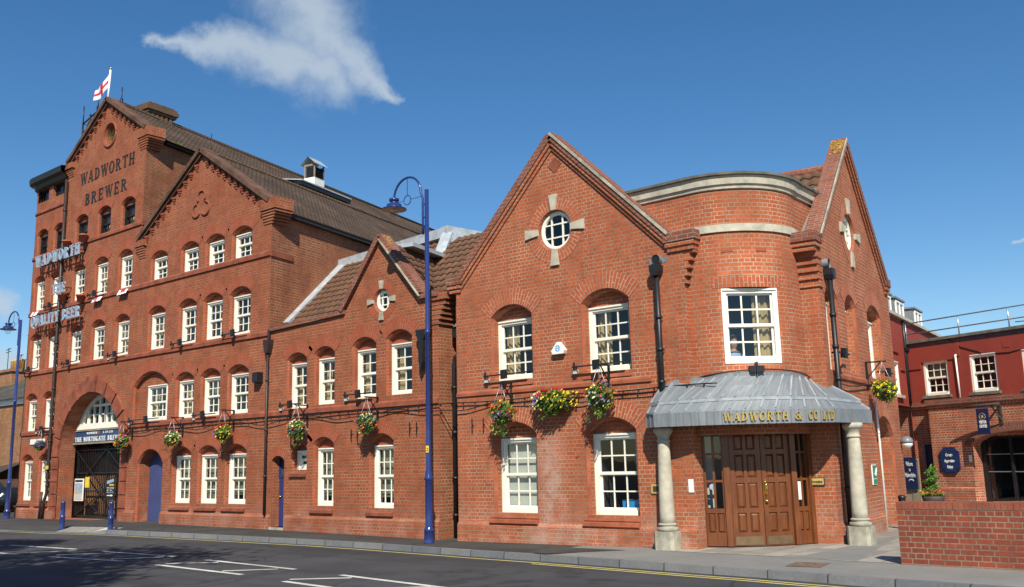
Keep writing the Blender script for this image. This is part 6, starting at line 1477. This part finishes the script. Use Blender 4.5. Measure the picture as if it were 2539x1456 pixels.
# ---------------------------------------------------------------- floodlights on window bars
def flood(fr,x0,x1,z,lx,label,jb=True):
    t=thing('floodlight',label,'floodlight',tuple(fr.p((x0+x1)/2,-.12,z)),'black floodlights on bars across windows')
    m_=MB(); m_.bar(fr.p(x0,-.13,z),fr.p(x1,-.13,z+.01),.028); m_.bar(fr.p(x0+.02,0,z),fr.p(x0+.02,-.13,z),.028); m_.bar(fr.p(x0+.02,-.10,z-.05),fr.p(x0+.02,-.10,z+.09),.03); m_.build('bar',M['black'],t)
    m_=MB(); m_.prism(Fr(tuple(fr.p(lx,-.15,0)),math.degrees(math.atan2(fr.U.y,fr.U.x))+82),[(-.05,z-.10),(.05,z-.08),(.03,z+.11),(-.06,z+.09)],-.055,.055); m_.build('lamp',M['black'],t)
    if jb: m_=MB(); m_.box(fr,x0-.02,x0+.07,-.09,-.01,z-.13,z-.05); m_.build('junction_box',M['grey_plastic'],t)
od=['first','second','third','fourth','fifth','sixth','seventh','eighth','ninth']
for (cols,k,zb,fl_,jb) in ((cols5,1,7.47,'third floor',0),(cols5,3,7.47,'third floor',0),(cols5,0,5.28,'second floor',0),(cols5,2,5.28,'second floor',0),(cols5,4,5.28,'second floor',1),(cols4,1,5.28,'second floor',0),(cols4,3,5.28,'second floor',0),(cols5,1,3.08,'first floor',1),(cols4,0,3.11,'first floor',1),(cols4,2,3.10,'first floor',1)):
    a,b=cols[k]; idx=k+(0 if cols is cols5 else 5)
    if fl_=='first floor' and cols is cols4: idx=k+2
    flood(F,a-.24 if cols is cols5 or k else a-.75,b+(.05 if k else .12),zb+.04,(a+b)/2-.1,'black floodlight bar across the %s window from left on brewery %s'%(od[idx],fl_),jb)
flood(F,-20.05,-19.14,3.20,-19.55,'black floodlight bar at the leftmost upper window of the low block'); flood(F,-17.5,-16.5,3.30,-16.95,'black floodlight bar at the upper window beneath the small round window')
flood(F,-12.98,-11.80,3.42,-12.4,'black floodlight bar across the left upper office window'); flood(F,-10.66,-9.42,3.43,-10.08,'black floodlight bar across the right upper office window')
flood(S,5.6,6.5,3.36,5.95,'black floodlight on the far upper window of the office side wall',False); flood(S,2.2,2.95,3.50,2.5,'black floodlight behind the drainpipe on the office side wall',False)
# draped flags on brewery sills, pots on brackets
for i,(x,z,wd) in enumerate(((-34.75,7.33,.45),(-30.12,7.28,.55),(-28.44,7.31,.55))):
    m_=MB(); n=14
    for k in range(n):
        for j in range(3):
            q=[]
            for kk,jj in ((k,j),(k+1,j),(k+1,j+1),(k,j+1)): q.append(F.p(x-wd/2+wd*kk/n,-.06-.03*jj-.015*math.sin(kk*1.7),z+.10-.055*jj+.01*math.sin(kk*1.3+jj)+(.0 if i else 0)))
            m_.face(q,1 if (5<=k<=6 if i!=2 else 4<=k<=9 and j<2) else 0,None,True)
    tag(m_.build('sill_flag',[M['cloth'],M['red']]),['white and red flag draped on the leftmost third floor brewery sill','white flag with thin red draped under the fourth third floor brewery window','mostly red and white flag draped under the fifth third floor brewery window'][i],'flag','flags draped on the brewery sills')
for i,(x,z) in enumerate(((-32.4,9.57),(-31.16,9.58),(-32.46,7.66),(-31.12,7.46))):
    t=thing('flower_pot',['terracotta pot on a bracket by the drainpipe, fourth floor','terracotta pot on a bracket right of the third top floor brewery window','terracotta pot by the drainpipe on the third floor','terracotta pot right of the third white window, third floor'][i],'plant pot',tuple(F.p(x,-.2,z)),'terracotta pots on brewery brackets')
    m_=MB(); m_.lathe(tuple(F.p(x,-.18,z)),[(.09,-.14),(.135,.07),(.15,.07),(.15,.12),(.12,.12),(.11,.05)],0,14); m_.build('pot',M['terracotta'],t); m_=MB(); m_.bar(F.p(x,0,z+.02),F.p(x,-.18,z-.02),.03); m_.bar(F.p(x,-.01,z-.25),F.p(x,-.01,z+.08),.03); m_.bar(F.p(x,-.01,z-.22),F.p(x,-.16,z-.10),.02); m_.build('bracket',M['black'],t)
# ---------------------------------------------------------------- hanging baskets
FL=['fl_red','fl_orange','fl_yellow','fl_cream','fl_purple','fl_pink','fl_lilac']
def basket(fr,u,z,r,pal,label,seed,trail=1,kind='basket',w=None):
    global rnd
    rnd=random.Random(seed); z+=.15; r*=.86; w=w*.9 if w else None; t=thing('hanging_basket' if kind=='basket' else 'wall_trough',label,'flower basket',tuple(fr.p(u,-.32,z)),'flower baskets along the street front')
    od_=.34 if kind=='basket' else .20; c0=fr.p(u,-od_,z); w=w or r
    if kind=='basket':
        m_=MB(); ub=u+.02; m_.bar(fr.p(ub,-.02,z+.05),fr.p(ub,-.02,z+.62),.04); m_.bar(fr.p(ub,-.02,z+.60),fr.p(ub,-.42,z+.60),.03); m_.bar(fr.p(ub,-.03,z+.28),fr.p(ub,-.30,z+.58),.02); m_.build('bracket',M['black'],t)
        m_=MB()
        for a in (0,2.1,4.2): m_.tube([c0+Vector((0,0,.60)),c0+Vector((r*.75*math.cos(a),r*.75*math.sin(a),.05))],.006,0,4)
        m_.build('chain',M['galv'],t)
        m_=MB(); m_.lathe(tuple(c0),[(.0,-r*.75),(r*.45,-r*.6),(r*.72,-r*.2),(r*.78,.02),(.0,.02)],0,14); m_.build('bowl',M['barrel'],t)
    else:
        m_=MB(); m_.box(fr,u-w*.85,u+w*.95,-.30,-.02,z+.0,z+.06); m_.box(fr,u-w*.8,u+w*.8,-.26,-.02,z-.15,z-.001); m_.build('trough',M['barrel'],t)
    lf=MB(); fw=MB()
    def put(mb,s,m,shell,asp=1.5):
        a=rnd.random()*6.283; h=rnd.uniform(-1,1); q=math.sqrt(1-h*h); k=rnd.uniform(*shell)
        lx,ly,lz=q*math.cos(a)*k,q*math.sin(a)*k,h*k
        lump=1+.22*math.sin(5*a+seed)+.15*math.sin(7*h+seed*2)
        c=c0+fr.U*(lx*w*lump)+fr.N*(ly*r*.85)+Vector((0,0,(lz*(.72 if lz>0 else .95))*r+.02))
        if (c-fr.o).dot(fr.N)>-.03: return None
        leafquad(mb,c,s,m,asp=asp); return c
    n=int(760*(w/r))
    for i in range(n): put(lf,rnd.uniform(.02,.036),0 if rnd.random()<.85 else 1,(.55,1.05))
    for i in range(trail*3):
        uu=rnd.uniform(-.75,.75)*w; L=rnd.uniform(.06,.26)*trail**.3; m=1 if rnd.random()<.4 else 0; dx=rnd.uniform(-.08,.08)
        for k in range(int(70*L)):
            tt=rnd.random(); c=c0+fr.U*(uu+dx*tt+rnd.gauss(0,.025))+fr.N*(rnd.gauss(-.04,.06))+Vector((0,0,-r*.55-L*tt)); leafquad(lf,c,.024,m)
    pals=[M[k] for k in pal]; seeds=[(rnd.uniform(-1,1),rnd.uniform(-1,1)) for _ in pal]
    for i in range(int((95 if kind=='basket' else 150)*(w/r))):
        a=rnd.random()*6.283; h=rnd.uniform(-.75,1); q=math.sqrt(1-h*h); lump=1+.22*math.sin(5*a+seed)+.15*math.sin(7*h+seed*2); k=rnd.uniform(.95,1.12)
        px,pz=q*math.cos(a),h; j=min(range(len(pal)),key=lambda m:(px-seeds[m][0])**2+(pz-seeds[m][1])**2+rnd.uniform(0,.25))
        c=c0+fr.U*(px*w*lump*k)+fr.N*(q*math.sin(a)*r*.9*k)+Vector((0,0,(pz*(.75 if pz>0 else .9))*r*k+.03))
        if (c-fr.o).dot(fr.N)>-.03: continue
        s=rnd.uniform(.024,.040); leafquad(fw,c,s,j,asp=1); leafquad(fw,c+Vector((.01,-.005,.005)),s*.8,j,asp=1)
    lf.build('foliage',[M['leaf'],M['leaf_lime']],t); fw.build('flowers',pals,t)['kind']='stuff'
basket(F,-33.05,2.40,.22,['fl_lilac','fl_purple'],'small mostly green basket with lilac flowers by the left drainpipe',11)
basket(F,-27.55,2.36,.27,['fl_pink','fl_orange','fl_yellow','fl_cream'],'basket of pink and yellow flowers just right of the brewery gateway',12)
basket(F,-24.72,2.36,.27,['fl_yellow','fl_cream','fl_red'],'leafy yellow flowered basket right of the blue arched door',13)
basket(F,-22.2,2.44,.28,['fl_orange','fl_purple','fl_yellow','fl_red'],'orange and purple basket above the last two brewery ground windows',14)
basket(F,-19.02,2.40,.29,['fl_lilac','fl_cream','fl_orange','fl_red'],'lilac topped basket above the tiny window of the low block',15,2)
basket(F,-16.42,2.44,.28,['fl_cream','fl_orange','fl_pink','fl_lilac'],'cream and orange basket above the low block\'s right ground window',16,2)
basket(F,-12.33,2.48,.31,['fl_red','fl_pink','fl_orange','fl_lilac','fl_yellow'],'red and pink basket above the left ground window of the office',17,3)
basket(F,-11.12,2.64,.33,['fl_yellow','fl_cream','fl_red','fl_pink','fl_purple','fl_yellow'],'wide wall trough packed with yellow, cream and red flowers',18,1,'trough',.50)
basket(F,-9.90,2.66,.33,['fl_red','fl_orange','fl_purple','fl_lilac','fl_yellow','fl_cream'],'red, orange and lilac basket above the right ground window of the office',19,3)
basket(S,4.62,2.74,.30,['fl_yellow','fl_cream','fl_red','fl_yellow'],'yellow and red basket on the office side wall right of the porch roof',20,1)
# cables looped along the fronts and iron pins
m_=MB(); pts=[]; pts2=[]
for i in range(121):
    x=-28.0+i*(20.4/120); yb=-.07 if x<-20 else -.06
    pts.append(F.p(x,yb,2.905+.012*math.sin(x*2.1))); pts2.append(F.p(x,yb-.01,2.80+.055*math.sin(x*1.9)+.02*math.sin(x*4.3)))
m_.tube(pts,.013,0,5); m_.tube(pts2,.011,0,5)
for i in range(60): x=-27.9+i*.34; m_.bar(F.p(x,-.075,2.905),F.p(x,-.085,2.86),.022)
tag(m_.build('festoon_cable',M['black']),'black festoon light cables looped along the brewery and office front','cable')
m_=MB(); m_.tube([bpt(a,br+.05,3.02+.12*(1-(2*i/20-1)**2)) for i,a in enumerate([ba0+(ba1-ba0)*k/20 for k in range(21)])]+[S.p(u,-.06,2.98-.07*math.sin((u-1.8)*1.4)) for u in (2.4,3,3.6,4.2,4.8)],.013,0,5); tag(m_.build('bow_cable',M['black']),'black cable looped over the porch roof round the bowed corner','cable')
for i,(xs_,z) in enumerate((((-19.62,-19.45),2.30),((-17.3,-17.08),2.36),((-15.3,-15.08),2.43),((-13.40,-13.08),2.42))):
    m_=MB()
    for x in xs_: m_.bar(F.p(x,-.05,z-.13),F.p(x,-.05,z+.13),.018); m_.bar(F.p(x,0,z),F.p(x,-.05,z),.015)
    tag(m_.build('wall_pins',M['black']),'pair of thin iron wall pins '+['under the lilac basket of the low block','between the two low block ground windows','left of the tall blue street lamp','at the left end of the office front'][i],'wall pins','pairs of iron pins on the walls')
bx_=MB(); bx_.box(F,-9.98,-9.55,.42,.62,.66,.86); tag(bx_.build('blue_box',M['brightblue']),'bright blue box on the sill inside the right ground office window','box')
# ---------------------------------------------------------------- trees across the road, whose shade reaches the carriageway
def tree(x,y,h,cr,seed,label):
    global rnd
    rnd=random.Random(seed); t=thing('roadside_tree',label,'tree',(x,y,-.1),'trees on the near side of the road')
    m_=MB(); limbs=[]
    m_.tube([(x,y,-.2),(x+.05,y,h*.3),(x,y+.1,h*.6)],[.24,.18,.12],0,8)
    for i in range(9):
        a=i*2.4; z=h*(.3+.035*i); e=Vector((x+cr*.7*math.cos(a),y+cr*.7*math.sin(a),z+cr*rnd.uniform(.4,1.0))); m_.tube([(x,y,z),((x+e.x)/2,(y+e.y)/2,z+.3),tuple(e)],[.09,.06,.02],0,6); limbs.append(e)
    m_.build('trunk',M['bark'],t); cl=MB()
    cen=[Vector((x+cr*.75*rnd.uniform(-1,1),y+cr*.75*rnd.uniform(-1,1),h+cr*.7*rnd.uniform(-1,1))) for _ in range(26)]
    for i in range(5200):
        c=rnd.choice(cen); d=Vector((rnd.gauss(0,1),rnd.gauss(0,1),rnd.gauss(0,.8)))*cr*.20; leafquad(cl,c+d,rnd.uniform(.07,.14))
    cl.build('crown',M['leaf_tree'],t)
for (sx,sy,h,cr,sd,lab) in ((-16.3,-8.6,9.0,2.0,33,'smallest leafy tree on the near side of the road'),(-18.3,-7.25,9.5,2.75,31,'leafy tree behind the viewer shading the near road'),(-23.6,-5.9,10,1.4,32,'leafy tree behind the viewer shading the far left road')):
    k=h/-SUN_DIR.z; tree(sx-SUN_DIR.x*k,sy-SUN_DIR.y*k,h,cr,sd,lab)
bpy.data.objects['moss']['kind']='stuff'

# ---------------------------------------------------------------- someone at the bow window
pe=MB(); base=BF.p(.26,.34,0)
prof=[(.22,.12,3.10,0),(.225,.125,3.25,0),(.215,.12,3.42,0),(.13,.09,3.50,0),(.058,.06,3.53,.0),(.052,.055,3.58,-.005),(.066,.08,3.61,-.02),(.075,.09,3.66,-.015),(.078,.095,3.71,-.01),(.072,.088,3.77,-.005),(.045,.055,3.82,0),(.004,.004,3.835,0)]
rows=[[base+BF.U*(a*math.cos(2*math.pi*k/18))+BF.N*(b*math.sin(2*math.pi*k/18)+o)+Vector((0,0,z)) for k in range(18)] for a,b,z,o in prof]
for r_,(A,B) in enumerate(zip(rows,rows[1:])):
    for k in range(18):
        j=(k+1)%18; front=math.sin(2*math.pi*(k+.5)/18)<-.25
        m=0 if r_<3 else (1 if (r_<5 or (front and r_<9)) else 2)
        pe.face([A[k],A[j],B[j],B[k]],m,None,True)
tag(pe.build('person',[plain('blue_shirt',(.30,.42,.55),.8),plain('skin',(.52,.28,.18),.6),plain('brown_hair',(.05,.03,.02),.7)]),'person in a light blue shirt standing behind the bow window','person')
